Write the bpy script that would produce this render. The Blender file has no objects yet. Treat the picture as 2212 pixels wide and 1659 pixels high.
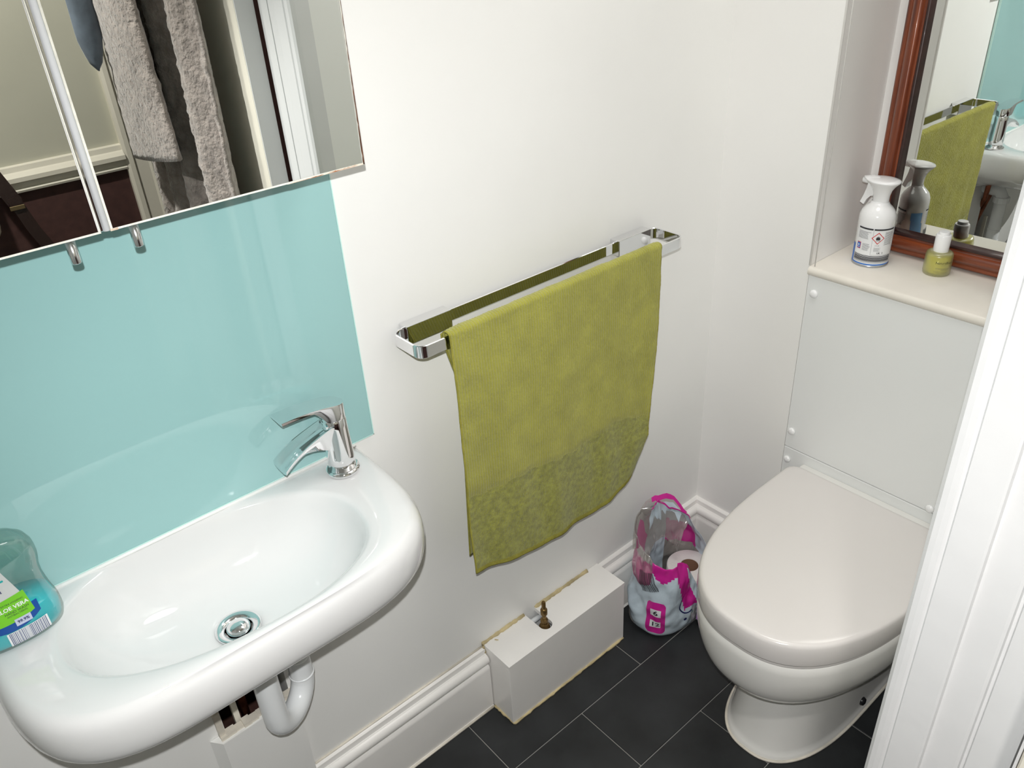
import bpy, bmesh, math, random
import numpy as np
from mathutils import Vector, Matrix, noise
random.seed(4)
S = bpy.context.scene
COL = S.collection
PI = math.pi
# ---------------------------------------------------------------- camera
cd = bpy.data.cameras.new('camera'); cam = bpy.data.objects.new('camera', cd); COL.objects.link(cam)
cd.sensor_width = 36.0; cd.lens = 1757.65 / 2212 * 36.0; cd.clip_start = 0.01
Rv = Vector((0.75582397, -0.65247827, -0.05479268)); Uv = Vector((0.37115064, 0.35798681, 0.85679207)); Fv = Vector((0.53942315, 0.66792032, -0.51274274))
M = Matrix((Rv, Uv, -Fv)).transposed().to_4x4(); M.translation = Vector((-1.36659, -0.97550, 1.5))
cam.matrix_world = M
S.camera = cam
# ---------------------------------------------------------------- world, lights, exposure
w = bpy.data.worlds.new('world'); S.world = w; w.use_nodes = True
w.node_tree.nodes['Background'].inputs[0].default_value = (0.95, 0.97, 1.0, 1); w.node_tree.nodes['Background'].inputs[1].default_value = 0.1
vs = S.view_settings; vs.view_transform = 'Standard'; vs.look = 'None'; vs.gamma = 1.0; vs.use_curve_mapping = False
vs.exposure = 0.0
S.cycles.max_bounces = 12; S.cycles.diffuse_bounces = 5; S.cycles.glossy_bounces = 6; S.cycles.transmission_bounces = 8; S.cycles.transparent_max_bounces = 16
S.cycles.caustics_reflective = False; S.cycles.caustics_refractive = False
S.cycles.sample_clamp_indirect = 4.0


def lamp(name, kind, loc, power, col=(1, 1, 1), **kw):
    l = bpy.data.lights.new(name, kind); l.energy = power; l.color = col
    for k, v in kw.items(): setattr(l, k, v)
    o = bpy.data.objects.new(name, l); o.location = loc; COL.objects.link(o); return o


# camera flash, just above the lens
fl = lamp('camera_flash', 'SPOT', (-1.369, -0.974, 1.557), 54.5, (1.0, 1.0, 0.995), spot_size=math.radians(110), spot_blend=1.0, shadow_soft_size=0.006)
fl.rotation_euler = Vector((0.80, 0.974, -1.16)).to_track_quat('-Z', 'Y').to_euler()
# added fill lights for the room and the hallway
lc = lamp('room_fill_light', 'AREA', (-0.40, -0.40, 2.30), 6.0, (1.0, 0.985, 0.96), shape='DISK', size=0.55)  # added ambient fill, lifts the toilet side where the flash falls off
lh = lamp('hall_fill_light', 'SPOT', (-1.35, -1.20, 2.31), 125.0, (1.0, 0.97, 0.92), spot_size=math.radians(90), spot_blend=0.8, shadow_soft_size=0.05)  # added spot in place of flash bounced off the cabinet mirror
lh.rotation_euler = Vector((0.48, -0.42, -1.1)).to_track_quat('-Z', 'Y').to_euler()

# ---------------------------------------------------------------- materials
MATS = {}


def mat(name, col, rough=0.5, metal=0.0, bump=0.0, bscale=60.0, var=0.0, vscale=8.0, spec=0.5, coat=0.0, detail=4.0, trans=0.0, ior=1.45, sheen=0.0, stretch=None, bdist=0.002, col2=None):
    if name in MATS: return MATS[name]
    m = bpy.data.materials.new(name); m.use_nodes = True; MATS[name] = m
    nt = m.node_tree; b = nt.nodes['Principled BSDF']
    b.inputs['Base Color'].default_value = (*col, 1); b.inputs['Roughness'].default_value = rough; b.inputs['Metallic'].default_value = metal
    b.inputs['Specular IOR Level'].default_value = spec; b.inputs['Coat Weight'].default_value = coat; b.inputs['IOR'].default_value = ior
    b.inputs['Transmission Weight'].default_value = trans; b.inputs['Sheen Weight'].default_value = sheen
    tc = nt.nodes.new('ShaderNodeTexCoord'); src = tc.outputs['Object']
    if stretch:
        mp = nt.nodes.new('ShaderNodeMapping'); mp.inputs['Scale'].default_value = stretch; nt.links.new(src, mp.inputs[0]); src = mp.outputs[0]
    if var or col2:
        n = nt.nodes.new('ShaderNodeTexNoise'); n.inputs['Scale'].default_value = vscale; n.inputs['Detail'].default_value = detail; nt.links.new(src, n.inputs['Vector'])
        r = nt.nodes.new('ShaderNodeValToRGB'); nt.links.new(n.outputs[0], r.inputs[0]); r.color_ramp.elements[0].position = 0.32; r.color_ramp.elements[1].position = 0.68
        c2 = col2 if col2 else tuple(min(1, c * (1 + var)) for c in col)
        c1 = col if col2 else tuple(c * (1 - var) for c in col)
        r.color_ramp.elements[0].color = (*c1, 1); r.color_ramp.elements[1].color = (*c2, 1)
        nt.links.new(r.outputs[0], b.inputs['Base Color'])
    if bump:
        n = nt.nodes.new('ShaderNodeTexNoise'); n.inputs['Scale'].default_value = bscale; n.inputs['Detail'].default_value = 5; nt.links.new(src, n.inputs['Vector'])
        bp = nt.nodes.new('ShaderNodeBump'); bp.inputs['Strength'].default_value = bump; bp.inputs['Distance'].default_value = bdist
        nt.links.new(n.outputs[0], bp.inputs['Height']); nt.links.new(bp.outputs[0], b.inputs['Normal'])
    return m


def film(name, tint, gloss=0.12, trans=0.8, rough=0.12, body=(0.8, 0.8, 0.8)):
    """thin clear skin: part see-through, part diffuse, part glossy"""
    if name in MATS: return MATS[name]
    m = bpy.data.materials.new(name); m.use_nodes = True; MATS[name] = m
    nt = m.node_tree; nt.nodes.clear(); out = nt.nodes.new('ShaderNodeOutputMaterial')
    t = nt.nodes.new('ShaderNodeBsdfTransparent'); t.inputs[0].default_value = (*tint, 1)
    d = nt.nodes.new('ShaderNodeBsdfPrincipled'); d.inputs['Base Color'].default_value = (*body, 1); d.inputs['Roughness'].default_value = 0.4
    mx = nt.nodes.new('ShaderNodeMixShader'); mx.inputs[0].default_value = trans; nt.links.new(d.outputs[0], mx.inputs[1]); nt.links.new(t.outputs[0], mx.inputs[2])
    g = nt.nodes.new('ShaderNodeBsdfGlossy'); g.inputs['Roughness'].default_value = rough
    lw = nt.nodes.new('ShaderNodeLayerWeight'); lw.inputs[0].default_value = 0.35
    mt = nt.nodes.new('ShaderNodeMath'); mt.operation = 'MULTIPLY_ADD'; mt.inputs[1].default_value = 0.5; mt.inputs[2].default_value = gloss; nt.links.new(lw.outputs['Facing'], mt.inputs[0])
    m2 = nt.nodes.new('ShaderNodeMixShader'); nt.links.new(mt.outputs[0], m2.inputs[0]); nt.links.new(mx.outputs[0], m2.inputs[1]); nt.links.new(g.outputs[0], m2.inputs[2])
    nt.links.new(m2.outputs[0], out.inputs[0]); return m


WALL = mat('wall_paint', (0.86, 0.857, 0.835), 0.32, bump=0.25, bscale=35, var=0.02, vscale=3, bdist=0.001)
WALLB = mat('wall_paint_back', (0.86, 0.85, 0.825), 0.32, bump=0.25, bscale=35, var=0.015, vscale=3, bdist=0.001)
GLOSSW = mat('gloss_white_paint', (0.87, 0.85, 0.82), 0.25, bump=0.3, bscale=25, var=0.02, vscale=10, bdist=0.001)
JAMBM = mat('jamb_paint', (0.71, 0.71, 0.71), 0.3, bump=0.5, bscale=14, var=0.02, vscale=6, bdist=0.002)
CREAMP = mat('cream_paint', (0.80, 0.76, 0.66), 0.4, bump=0.3, bscale=20, var=0.03, vscale=6, bdist=0.001)
CERAM = mat('white_ceramic', (0.72, 0.72, 0.715), 0.06, coat=0.3)
CERAM2 = mat('toilet_ceramic', (0.75, 0.74, 0.71), 0.08, coat=0.2)
LIDM = mat('lid_plastic', (0.69, 0.66, 0.64), 0.16)
CHROME = mat('chrome', (0.86, 0.86, 0.87), 0.04, metal=1.0)
CHROMEB = mat('brushed_chrome', (0.78, 0.79, 0.8), 0.18, metal=1.0)
MIRROR = mat('mirror_silver', (0.86, 0.88, 0.85), 0.0, metal=1.0)
TEAL = mat('teal_glass', (0.32, 0.545, 0.54), 0.03, coat=0.6, var=0.02, vscale=3, spec=0.6)
GEDGE = mat('glass_edge', (0.55, 0.80, 0.76), 0.1)
PANELM = mat('cabinet_white', (0.85, 0.85, 0.84), 0.2)
RUST = mat('rusty_edge', (0.80, 0.74, 0.62), 0.6, var=0.3, vscale=60, col2=(0.36, 0.13, 0.04))
EDGE = mat('mirror_edge', (0.80, 0.79, 0.70), 0.4, var=0.1, vscale=80)
TILE = mat('slate_tile', (0.019, 0.0205, 0.022), 0.48, bump=0.5, bscale=22, var=0.35, vscale=9, detail=8, bdist=0.0015)
GROUT = mat('grout', (0.30, 0.29, 0.27), 0.8, bump=0.3)
PVC = mat('white_pvc', (0.78, 0.80, 0.81), 0.2)
CAULK = mat('old_caulk', (0.52, 0.43, 0.24), 0.6, bump=0.6, bscale=90, var=0.25, vscale=30)
CAULKW = mat('white_sealant', (0.72, 0.67, 0.58), 0.5, bump=0.5, bscale=60, var=0.15, vscale=20)
BRASS = mat('old_brass', (0.20, 0.125, 0.045), 0.38, metal=0.75, var=0.3, vscale=80)
COPPER = mat('dull_copper', (0.30, 0.10, 0.05), 0.45, metal=0.6, var=0.3, vscale=40)
WOOD = mat('mahogany', (0.11, 0.022, 0.010), 0.28, coat=0.4, stretch=(50, 50, 3), var=0.5, vscale=2, col2=(0.30, 0.075, 0.025), detail=6)
WOODH = mat('mahogany_rail', (0.13, 0.028, 0.012), 0.28, coat=0.4, stretch=(50, 3, 50), var=0.5, vscale=2, col2=(0.30, 0.075, 0.025), detail=6)
WOODD = mat('dark_inner_wood', (0.035, 0.014, 0.012), 0.35, coat=0.3, var=0.3, vscale=40)
SHELFM = mat('shelf_paint', (0.76, 0.72, 0.65), 0.35, bump=0.3, bscale=12, var=0.04, vscale=12, bdist=0.001)
BLACK = mat('black_plastic', (0.012, 0.012, 0.014), 0.25)
INK = mat('black_ink', (0.03, 0.03, 0.035), 0.5)
WHITEPL = mat('white_plastic', (0.85, 0.85, 0.85), 0.15, coat=0.2)
LABELW = mat('white_label', (0.80, 0.81, 0.82), 0.3)
MAROON = mat('maroon_wall', (0.075, 0.034, 0.030), 0.7, var=0.15, vscale=40)
HALLW = mat('hall_sage', (0.56, 0.55, 0.46), 0.6, var=0.03, vscale=5)
FUR = mat('fleece', (0.33, 0.285, 0.26), 0.95, bump=1.0, bscale=110, var=0.25, vscale=45, sheen=0.5, bdist=0.006, detail=8)
BLUEC = mat('blue_cloth', (0.14, 0.175, 0.22), 0.9, bump=0.5, bscale=60, var=0.2, vscale=20, sheen=0.3)
LEATH = mat('brown_leather', (0.025, 0.012, 0.010), 0.45, bump=0.4, bscale=150)
KNIT = mat('cream_knit', (0.50, 0.45, 0.36), 0.9, bump=1.0, bscale=120)
CARPET = mat('brown_carpet', (0.05, 0.022, 0.018), 0.95, bump=0.8, bscale=300)
ROLLP = mat('toilet_paper', (0.80, 0.76, 0.73), 0.9, bump=0.4, bscale=200)
CARD = mat('cardboard_core', (0.16, 0.08, 0.05), 0.9)
BAGB = mat('bag_pale_blue', (0.58, 0.68, 0.75), 0.22, coat=0.4, bump=0.6, bscale=40, bdist=0.003, var=0.06, vscale=20)
BAGP = mat('bag_magenta', (0.62, 0.02, 0.30), 0.25, coat=0.4, bump=0.5, bscale=40, bdist=0.003)
BAGW = mat('bag_white_print', (0.66, 0.66, 0.68), 0.25, coat=0.3, bump=0.5, bscale=40, bdist=0.003)
BAGC = film('bag_clear_film', (0.86, 0.84, 0.82), 0.10, 0.62, 0.15, (0.58, 0.55, 0.52))
BAGPC = film('bag_pink_film', (0.9, 0.55, 0.7), 0.12, 0.35, 0.12, (0.60, 0.14, 0.32))
LILAC = mat('lilac_card', (0.45, 0.22, 0.55), 0.4)
NAVY = mat('navy_ink', (0.015, 0.02, 0.10), 0.4)
GREENL = mat('label_green', (0.17, 0.52, 0.03), 0.3)
BLUEL = mat('label_blue', (0.01, 0.07, 0.30), 0.3)
TEALINK = mat('teal_ink', (0.0, 0.35, 0.35), 0.4)
REDI = mat('red_ink', (0.62, 0.03, 0.03), 0.4)
BRIGHTB = mat('bright_blue', (0.01, 0.14, 0.55), 0.3)
GREYI = mat('grey_ink', (0.12, 0.12, 0.13), 0.5)
TINM = mat('tin_rim', (0.5, 0.52, 0.55), 0.25, metal=0.9)
SOAPL = mat('teal_soap', (0.0, 0.55, 0.66), 0.15, spec=0.5, var=0.15, vscale=20)
OIL = mat('yellow_oil', (0.55, 0.50, 0.02), 0.2)
FROST = film('frosted_glass', (0.97, 0.96, 0.62), 0.06, 0.66, 0.3, (0.62, 0.61, 0.22))
CLEARG = film('clear_glass', (0.92, 0.97, 0.95), 0.08, 0.90, 0.05, (0.5, 0.6, 0.58))
SOAPS = film('soap_bottle_shell', (0.84, 0.93, 0.90), 0.05, 0.93, 0.06, (0.35, 0.48, 0.45))
TEALPL = mat('pump_teal', (0.0, 0.30, 0.22), 0.25)
TAGW = mat('care_label_white', (0.82, 0.82, 0.82), 0.7)
TOWM = mat('towel_green', (0.340, 0.328, 0.048), 0.95, bump=1.0, bscale=600, var=0.10, vscale=26, sheen=0.35, bdist=0.0015, detail=8)
TOWT = mat('towel_terry', (0.262, 0.262, 0.038), 0.95, bump=1.0, bscale=420, var=0.26, vscale=110, sheen=0.3, bdist=0.002, detail=8)
TOWH = mat('towel_hem', (0.31, 0.285, 0.045), 0.9, bump=0.6, bscale=500, var=0.15, vscale=60)


# ---------------------------------------------------------------- helpers
def tag(o, label=None, cat=None, group=None, kind=None):
    if label: o['label'] = label
    if cat: o['category'] = cat
    if group: o['group'] = group
    if kind: o['kind'] = kind
    return o


def empty(name, loc=(0, 0, 0)):
    o = bpy.data.objects.new(name, None); o.empty_display_size = 0.02; o.location = loc; COL.objects.link(o); return o


def obj(name, vf, mats, parent=None, smooth=False, fm=None, auto=None):
    """vf=(verts,faces) in world coordinates"""
    v, f = vf
    me = bpy.data.meshes.new(name); me.from_pydata([tuple(p) for p in v], [], f)
    for m in (mats if isinstance(mats, (list, tuple)) else [mats]): me.materials.append(m)
    if fm is not None: me.polygons.foreach_set('material_index', np.array(fm, dtype=np.int32))
    me.validate(); me.update()
    if smooth: me.polygons.foreach_set('use_smooth', [True] * len(me.polygons))
    if auto is not None:
        try: me.set_sharp_from_angle(angle=math.radians(auto))
        except Exception: pass
    o = bpy.data.objects.new(name, me); COL.objects.link(o)
    if parent is not None:
        o.parent = parent; o.matrix_parent_inverse = Matrix.Translation(-world_loc(parent))
    return o


def world_loc(p):
    l = Vector((0, 0, 0)); 
    q = p
    while q is not None:
        l = l + q.location + (q.matrix_parent_inverse.translation if q.parent is not None else Vector((0, 0, 0))); q = q.parent
    return l


def box(x0, x1, y0, y1, z0, z1):
    v = [(x0, y0, z0), (x1, y0, z0), (x1, y1, z0), (x0, y1, z0), (x0, y0, z1), (x1, y0, z1), (x1, y1, z1), (x0, y1, z1)]
    return v, [(0, 3, 2, 1), (4, 5, 6, 7), (0, 1, 5, 4), (1, 2, 6, 5), (2, 3, 7, 6), (3, 0, 4, 7)]


def merge(*parts):
    V, F = [], []
    for v, f in parts:
        n = len(V); V += [tuple(p) for p in v]; F += [tuple(i + n for i in q) for q in f]
    return V, F


def bbox(x0, x1, y0, y1, z0, z1, b=0.002, seg=2):
    bm = bmesh.new(); v, f = box(x0, x1, y0, y1, z0, z1)
    vs_ = [bm.verts.new(p) for p in v]
    for q in f: bm.faces.new([vs_[i] for i in q])
    bmesh.ops.bevel(bm, geom=bm.edges[:], offset=b, segments=seg, affect='EDGES', profile=0.5)
    return unbm(bm)


def unbm(bm):
    bm.verts.index_update(); r = ([tuple(v.co) for v in bm.verts], [tuple(v.index for v in f.verts) for f in bm.faces]); bm.free(); return r


def loft(rings, cap0=False, cap1=False, closed=True):
    n = len(rings[0]); V = [tuple(p) for r in rings for p in r]; F = []
    for i in range(len(rings) - 1):
        for j in range(n if closed else n - 1):
            k = (j + 1) % n
            F.append((i * n + j, i * n + k, (i + 1) * n + k, (i + 1) * n + j))
    if cap0: F.append(tuple(reversed(range(n))))
    if cap1: F.append(tuple((len(rings) - 1) * n + j for j in range(n)))
    return V, F


def lathe(prof, c, n=32, cap0=True, cap1=True, axis='z'):
    rings = []
    for r, h in prof:
        ring = []
        for j in range(n):
            a = 2 * PI * j / n; p = (r * math.cos(a), r * math.sin(a), h)
            if axis == 'x': p = (p[2], p[0], p[1])
            if axis == 'y': p = (p[1], p[2], p[0])
            ring.append((c[0] + p[0], c[1] + p[1], c[2] + p[2]))
        rings.append(ring)
    return loft(rings, cap0, cap1)


def tube(path, r, n=16, caps=True):
    P = [Vector(p) for p in path]; rings = []; up = None
    for i, p in enumerate(P):
        t = (P[min(i + 1, len(P) - 1)] - P[max(i - 1, 0)]).normalized()
        if up is None:
            up = Vector((0, 0, 1)) if abs(t.z) < 0.9 else Vector((1, 0, 0))
        s = t.cross(up).normalized(); up = s.cross(t).normalized()
        rr = r[i] if isinstance(r, (list, tuple)) else r
        rings.append([p + s * (rr * math.cos(2 * PI * j / n)) + up * (rr * math.sin(2 * PI * j / n)) for j in range(n)])
    return loft(rings, caps, caps)


def band(path, hz, th, closed=False):
    """flat strip standing on edge: path of (x,y), z range hz, thickness th to the left side"""
    n = len(path); rings = []
    for i in range(n):
        a = Vector((*path[(i - 1) % n if closed else max(i - 1, 0)], 0)); b = Vector((*path[(i + 1) % n if closed else min(i + 1, n - 1)], 0))
        t = (b - a).normalized(); nn = Vector((-t.y, t.x, 0)); p = Vector((*path[i], 0))
        q = p + nn * th; e = th * 0.3
        rings.append([(p.x, p.y, hz[0] + e), (p.x + nn.x * e, p.y + nn.y * e, hz[0]), (q.x - nn.x * e, q.y - nn.y * e, hz[0]), (q.x, q.y, hz[0] + e),
                      (q.x, q.y, hz[1] - e), (q.x - nn.x * e, q.y - nn.y * e, hz[1]), (p.x + nn.x * e, p.y + nn.y * e, hz[1]), (p.x, p.y, hz[1] - e)])
    if closed: rings.append(rings[0])
    return loft(rings, not closed, not closed)


def prism(poly, z0, z1):
    n = len(poly); V = [(x, y, z0) for x, y in poly] + [(x, y, z1) for x, y in poly]
    F = [(i, (i + 1) % n, (i + 1) % n + n, i + n) for i in range(n)] + [tuple(range(n - 1, -1, -1)), tuple(range(n, 2 * n))]
    return V, F


def extr(poly, a0, a1, axis):
    """prism of a profile (p,q) along axis x: (a,p,q); along y: (p,a,q)"""
    n = len(poly); f = (lambda a, p, q: (a, p, q)) if axis == 'x' else (lambda a, p, q: (p, a, q))
    V = [f(a0, *p) for p in poly] + [f(a1, *p) for p in poly]
    return V, [(i, (i + 1) % n, (i + 1) % n + n, i + n) for i in range(n)] + [tuple(range(n - 1, -1, -1)), tuple(range(n, 2 * n))]


def rrect(x0, x1, y0, y1, r, n=5):
    P = []
    for cx, cy, a0 in ((x1 - r, y1 - r, 0), (x0 + r, y1 - r, 90), (x0 + r, y0 + r, 180), (x1 - r, y0 + r, 270)):
        for i in range(n + 1):
            a = math.radians(a0 + 90 * i / n); P.append((cx + r * math.cos(a), cy + r * math.sin(a)))
    return P


def text_mesh(s, size, bold=False):
    cu = bpy.data.curves.new('t', 'FONT'); cu.body = s; cu.size = size; cu.align_x = 'CENTER'; cu.align_y = 'CENTER'; cu.resolution_u = 2
    if bold: cu.offset = size * 0.022
    o = bpy.data.objects.new('t', cu); COL.objects.link(o)
    dg = bpy.context.evaluated_depsgraph_get(); me = bpy.data.meshes.new_from_object(o.evaluated_get(dg))
    V = [(v.co.x, v.co.y) for v in me.vertices]; F = [tuple(p.vertices) for p in me.polygons]
    bpy.data.objects.remove(o); bpy.data.curves.remove(cu); bpy.data.meshes.remove(me)
    return V, F


def rect2(x0, x1, y0, y1, nx=6):
    V = []; F = []
    for i in range(nx + 1):
        x = x0 + (x1 - x0) * i / nx; V += [(x, y0), (x, y1)]
    for i in range(nx): F.append((2 * i, 2 * i + 2, 2 * i + 3, 2 * i + 1))
    return V, F


def place2(vf, u=0, v=0, rot=0, sx=1):
    V, F = vf; c, s = math.cos(rot), math.sin(rot)
    return [(u + x * sx * c - y * s, v + x * sx * s + y * c) for x, y in V], F


def decal(name, fn, pieces, m, parent):
    V, F = merge(*[([(a, b, 0) for a, b in v], f) for v, f in pieces])
    o = obj(name, ([fn(p[0], p[1]) for p in V], F), m, parent); return o


def lines2(u0, u1, v0, v1, n, dens=0.55, seed=1):
    """rows of tiny print"""
    rr = random.Random(seed); out = []
    h = (v1 - v0) / n
    for i in range(n):
        e = u1 - (u1 - u0) * rr.uniform(0, 0.25)
        out.append(rect2(u0, e, v0 + i * h, v0 + i * h + h * dens * 0.5, 4))
    return out


# ================================================================ SETTING
XL, XR = -1.95, 0.20
YW = -0.745      # room face of the door wall
def struct(name, vf, m, **k):
    return tag(obj(name, vf, m, **k), kind='structure')


# towel wall with the pipe hole under the basin
HX0, HX1, HZ0, HZ1 = -1.216, -1.103, 0.16, 0.60
struct('wall_left', merge(box(XL, HX0, 0, 0.10, 0, 2.35), box(HX1, XR + 0.1, 0, 0.10, 0, 2.35), box(HX0, HX1, 0, 0.10, 0, HZ0), box(HX0, HX1, 0, 0.10, HZ1, 2.35)), WALL)
# back wall with the recess above the cistern boxing
wb = struct('wall_back', merge(box(0, 0.20, -0.22, 0.0, 0, 2.35), box(0.182, 0.25, -0.70, -0.22, 0.0, 2.35), box(0, 0.20, -0.745, -0.70, 0, 2.35), box(0.012, 0.182, -0.70, -0.22, 0, 0.840)), WALLB)
obj('corner_bead', merge(tube([(0.0005, -0.2195, 0.86), (0.0005, -0.2195, 2.35)], 0.0022, 8), box(-0.0008, 0.0, -0.2315, -0.2295, 0.86, 2.3)), GLOSSW, wb, True)
struct('ceiling', box(XL, XR + 0.1, -2.1, 0.1, 2.35, 2.42), WALL)
struct('wall_side', box(XL - 0.08, XL, -2.1, 0.1, 0, 2.35), WALL)
# tiled floor
fl0 = struct('floor', box(XL, 0.03, -0.86, 0.02, -0.03, -0.0016), GROUT)
T, TW, G = 0.3845, 0.1672, 0.0008
tiles = {}
for r_ in range(6):
    y1 = 0.003 - (r_) * TW if r_ else 0.02; y0 = -0.1640 - r_ * TW + 0.0
    y1 = -0.1640 - (r_ - 1) * TW if r_ else 0.02
    off = -0.3905 if r_ % 2 == 0 else -0.578
    k0 = int(math.floor((XL - off) / T)); 
    for k in range(k0, 3):
        x0, x1 = off + k * T, off + (k + 1) * T
        x0c, x1c = max(x0, XL), min(x1, 0.02)
        if x1c - x0c < 0.02: continue
        yy0 = max(y0, -0.86)
        obj('tile', bbox(x0c + G, x1c - G, yy0 + G, y1 - G, -0.008, random.uniform(-0.0003, 0.0003), 0.0012, 1), TILE, fl0)
# door wall: jamb profile in plan, extruded
jp = [(-0.60, YW), (-0.628, YW), (-0.636, -0.7465), (-0.6395, -0.751), (-0.640, -0.757), (-0.6395, -0.763), (-0.6378, -0.7665), (-0.6400, -0.7685), (-0.6400, -0.802), (-0.6395, -0.8045),
      (-0.6335, -0.8055), (-0.6330, -0.808), (-0.6335, -0.838), (-0.6328, -0.8415), (-0.6275, -0.8425), (-0.627, -0.8455), (-0.632, -0.8475), (-0.6325, -0.882), (-0.631, -0.8865), (-0.624, -0.8875), (-0.60, -0.8875)]
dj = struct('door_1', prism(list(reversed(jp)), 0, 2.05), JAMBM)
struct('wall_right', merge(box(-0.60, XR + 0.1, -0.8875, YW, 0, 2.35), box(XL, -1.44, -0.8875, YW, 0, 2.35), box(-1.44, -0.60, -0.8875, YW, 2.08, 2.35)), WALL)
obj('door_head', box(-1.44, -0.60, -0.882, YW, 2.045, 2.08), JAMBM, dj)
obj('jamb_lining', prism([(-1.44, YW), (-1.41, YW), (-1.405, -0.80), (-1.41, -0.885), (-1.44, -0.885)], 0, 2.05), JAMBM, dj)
obj('hinge', merge(lathe([(0.0055, 0), (0.0055, 0.10)], (-0.628, -0.889, 1.75), 12), box(-0.634, -0.631, -0.885, -0.855, 1.75, 1.85)), CHROMEB, dj, False)
# open door leaf out in the hallway
dl = tag(obj('hall_door', bbox(-0.675, -0.637, -1.50, -0.897, 0.01, 2.03, 0.002, 1), CREAMP), 'open white hallway door seen in the cabinet mirror behind the grey robe', 'door')
obj('door_edge_strip', box(-0.675, -0.637, -0.8962, -0.8935, 0.01, 2.03), JAMBM, dl)
obj('coat_hook', merge(box(-0.679, -0.675, -1.22, -1.18, 1.66, 1.72), tube([(-0.679, -1.2, 1.70), (-0.72, -1.2, 1.69), (-0.745, -1.2, 1.70), (-0.752, -1.2, 1.73)], 0.006, 8)), CHROMEB, dl, True)
# hallway
YH = -1.93
hw = struct('wall_front', merge(box(XL, -0.60, YH - 0.1, YH, 0, 2.35), box(0.15, 0.6, YH - 0.1, YH, 0, 2.35), box(-0.60, 0.15, YH - 0.1, YH, 2.0, 2.35)), HALLW)
obj('maroon_dado', box(XL, -0.677, YH, YH + 0.004, 0.0, 0.87), MAROON, hw)
obj('dado_rail', extr([(YH, 0.935), (YH + 0.012, 0.932), (YH + 0.014, 0.918), (YH + 0.020, 0.914), (YH + 0.030, 0.905), (YH + 0.030, 0.893), (YH + 0.018, 0.888), (YH + 0.016, 0.874), (YH + 0.022, 0.868), (YH + 0.020, 0.862), (YH, 0.860)], XL, -0.677, 'x'), CREAMP, hw)
struct('trim_1', merge(prism([(-0.677, YH), (-0.677, YH + 0.018), (-0.668, YH + 0.022), (-0.655, YH + 0.022), (-0.650, YH + 0.014), (-0.612, YH + 0.014), (-0.605, YH + 0.018), (-0.598, YH + 0.016), (-0.598, YH)][::-1], 0, 2.05)), CREAMP)
struct('wall_hall_end', box(0.5, 0.6, -2.1, -0.88, 0, 2.35), HALLW)
struct('wall_far', box(-0.7, 0.5, YH - 0.6, YH - 0.5, 0, 2.35), MAROON)
struct('floor_hall', box(XL, 0.6, -2.6, -0.86, -0.03, 0.0), CARPET)


# skirting
def skirt_profile(s=1):
    P = [(0, 0.1705), (-0.005, 0.1695), (-0.0085, 0.1665), (-0.0095, 0.155), (-0.0115, 0.1535)]
    for i in range(9):
        a = math.radians(90 + 180 * i / 8); P.append((-0.0115 + 0.0095 * math.cos(a), 0.1405 + 0.0125 * math.sin(a)))
    P += [(-0.0115, 0.1265), (-0.017, 0.125), (-0.0195, 0.1215), (-0.020, 0.115), (-0.020, 0.004), (-0.0235, 0.0), (0, 0)]
    return P


sp = skirt_profile()
bl = struct('baseboard_left', merge(extr(sp, -1.098, -0.703, 'x'), extr(sp, -0.361, 0.0, 'x')), GLOSSW, smooth=True, auto=35)
struct('baseboard_back', extr(sp, -0.222, -0.0, 'y'), GLOSSW, smooth=True, auto=35)
obj('floor_sealant', tube([(-1.09, -0.0225, 0.001), (-0.95, -0.0228, 0.0012), (-0.80, -0.0225, 0.001), (-0.705, -0.0225, 0.001)], 0.0028, 8), CAULKW, bl, True)
obj('top_sealant', tube([(-1.095, -0.002, 0.1712), (-0.9, -0.0018, 0.1715), (-0.705, -0.002, 0.1712)], 0.0022, 8), CAULKW, bl, True)

# ================================================================ CISTERN BOXING, SHELF
apn = empty('access_panel', (0, -0.46, 0.44))
tag(apn, 'large white screwed access panel above the toilet, under the shelf', 'panel')
obj('board', bbox(-0.0025, 0.010, -0.695, -0.2215, 0.4385, 0.8405, 0.0012, 1), mat('panel_white', (0.80, 0.81, 0.80), 0.22, bump=0.15, bscale=12, bdist=0.001), apn)
for y, z in ((-0.238, 0.806), (-0.234, 0.481), (-0.664, 0.806), (-0.540, 0.447)):
    obj('screw_cap', lathe([(0.0085, 0.0), (0.0085, 0.002), (0.0072, 0.0045), (0.0045, 0.006), (0.001, 0.0066)], (-0.0025, y, z), 20, True, True, 'x') if 0 else
        lathe([(0.0085, 0.0), (0.0085, -0.002), (0.0072, -0.0042), (0.0045, -0.0056), (0.0008, -0.0062)], (-0.0025, y, z), 20, True, True, 'x'), WHITEPL, apn, True)
lpn = empty('lower_panel', (0, -0.46, 0.0))
tag(lpn, 'low white boxing panel directly behind the toilet lid', 'panel')
obj('board', bbox(-0.0025, 0.010, -0.695, -0.2215, 0.002, 0.4370, 0.0012, 1), MATS['panel_white'], lpn)
obj('screw_cap', lathe([(0.0082, 0.0), (0.0082, -0.002), (0.007, -0.0042), (0.0045, -0.0056), (0.0008, -0.0062)], (-0.0025, -0.233, 0.407), 20, True, True, 'x'), WHITEPL, lpn, True)
sh = tag(obj('shelf_board', extr([(0.182, 0.8415), (-0.003, 0.8415), (-0.0065, 0.8445), (-0.0075, 0.850), (-0.0055, 0.856), (-0.001, 0.859), (0.182, 0.859)], -0.70, -0.2205, 'y'), SHELFM, smooth=True, auto=40),
         'cream painted shelf over the cistern boxing holding the bottles', 'shelf')

# ================================================================ BASIN
CX, CYD = -1.177, -0.127
N = 120


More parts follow.
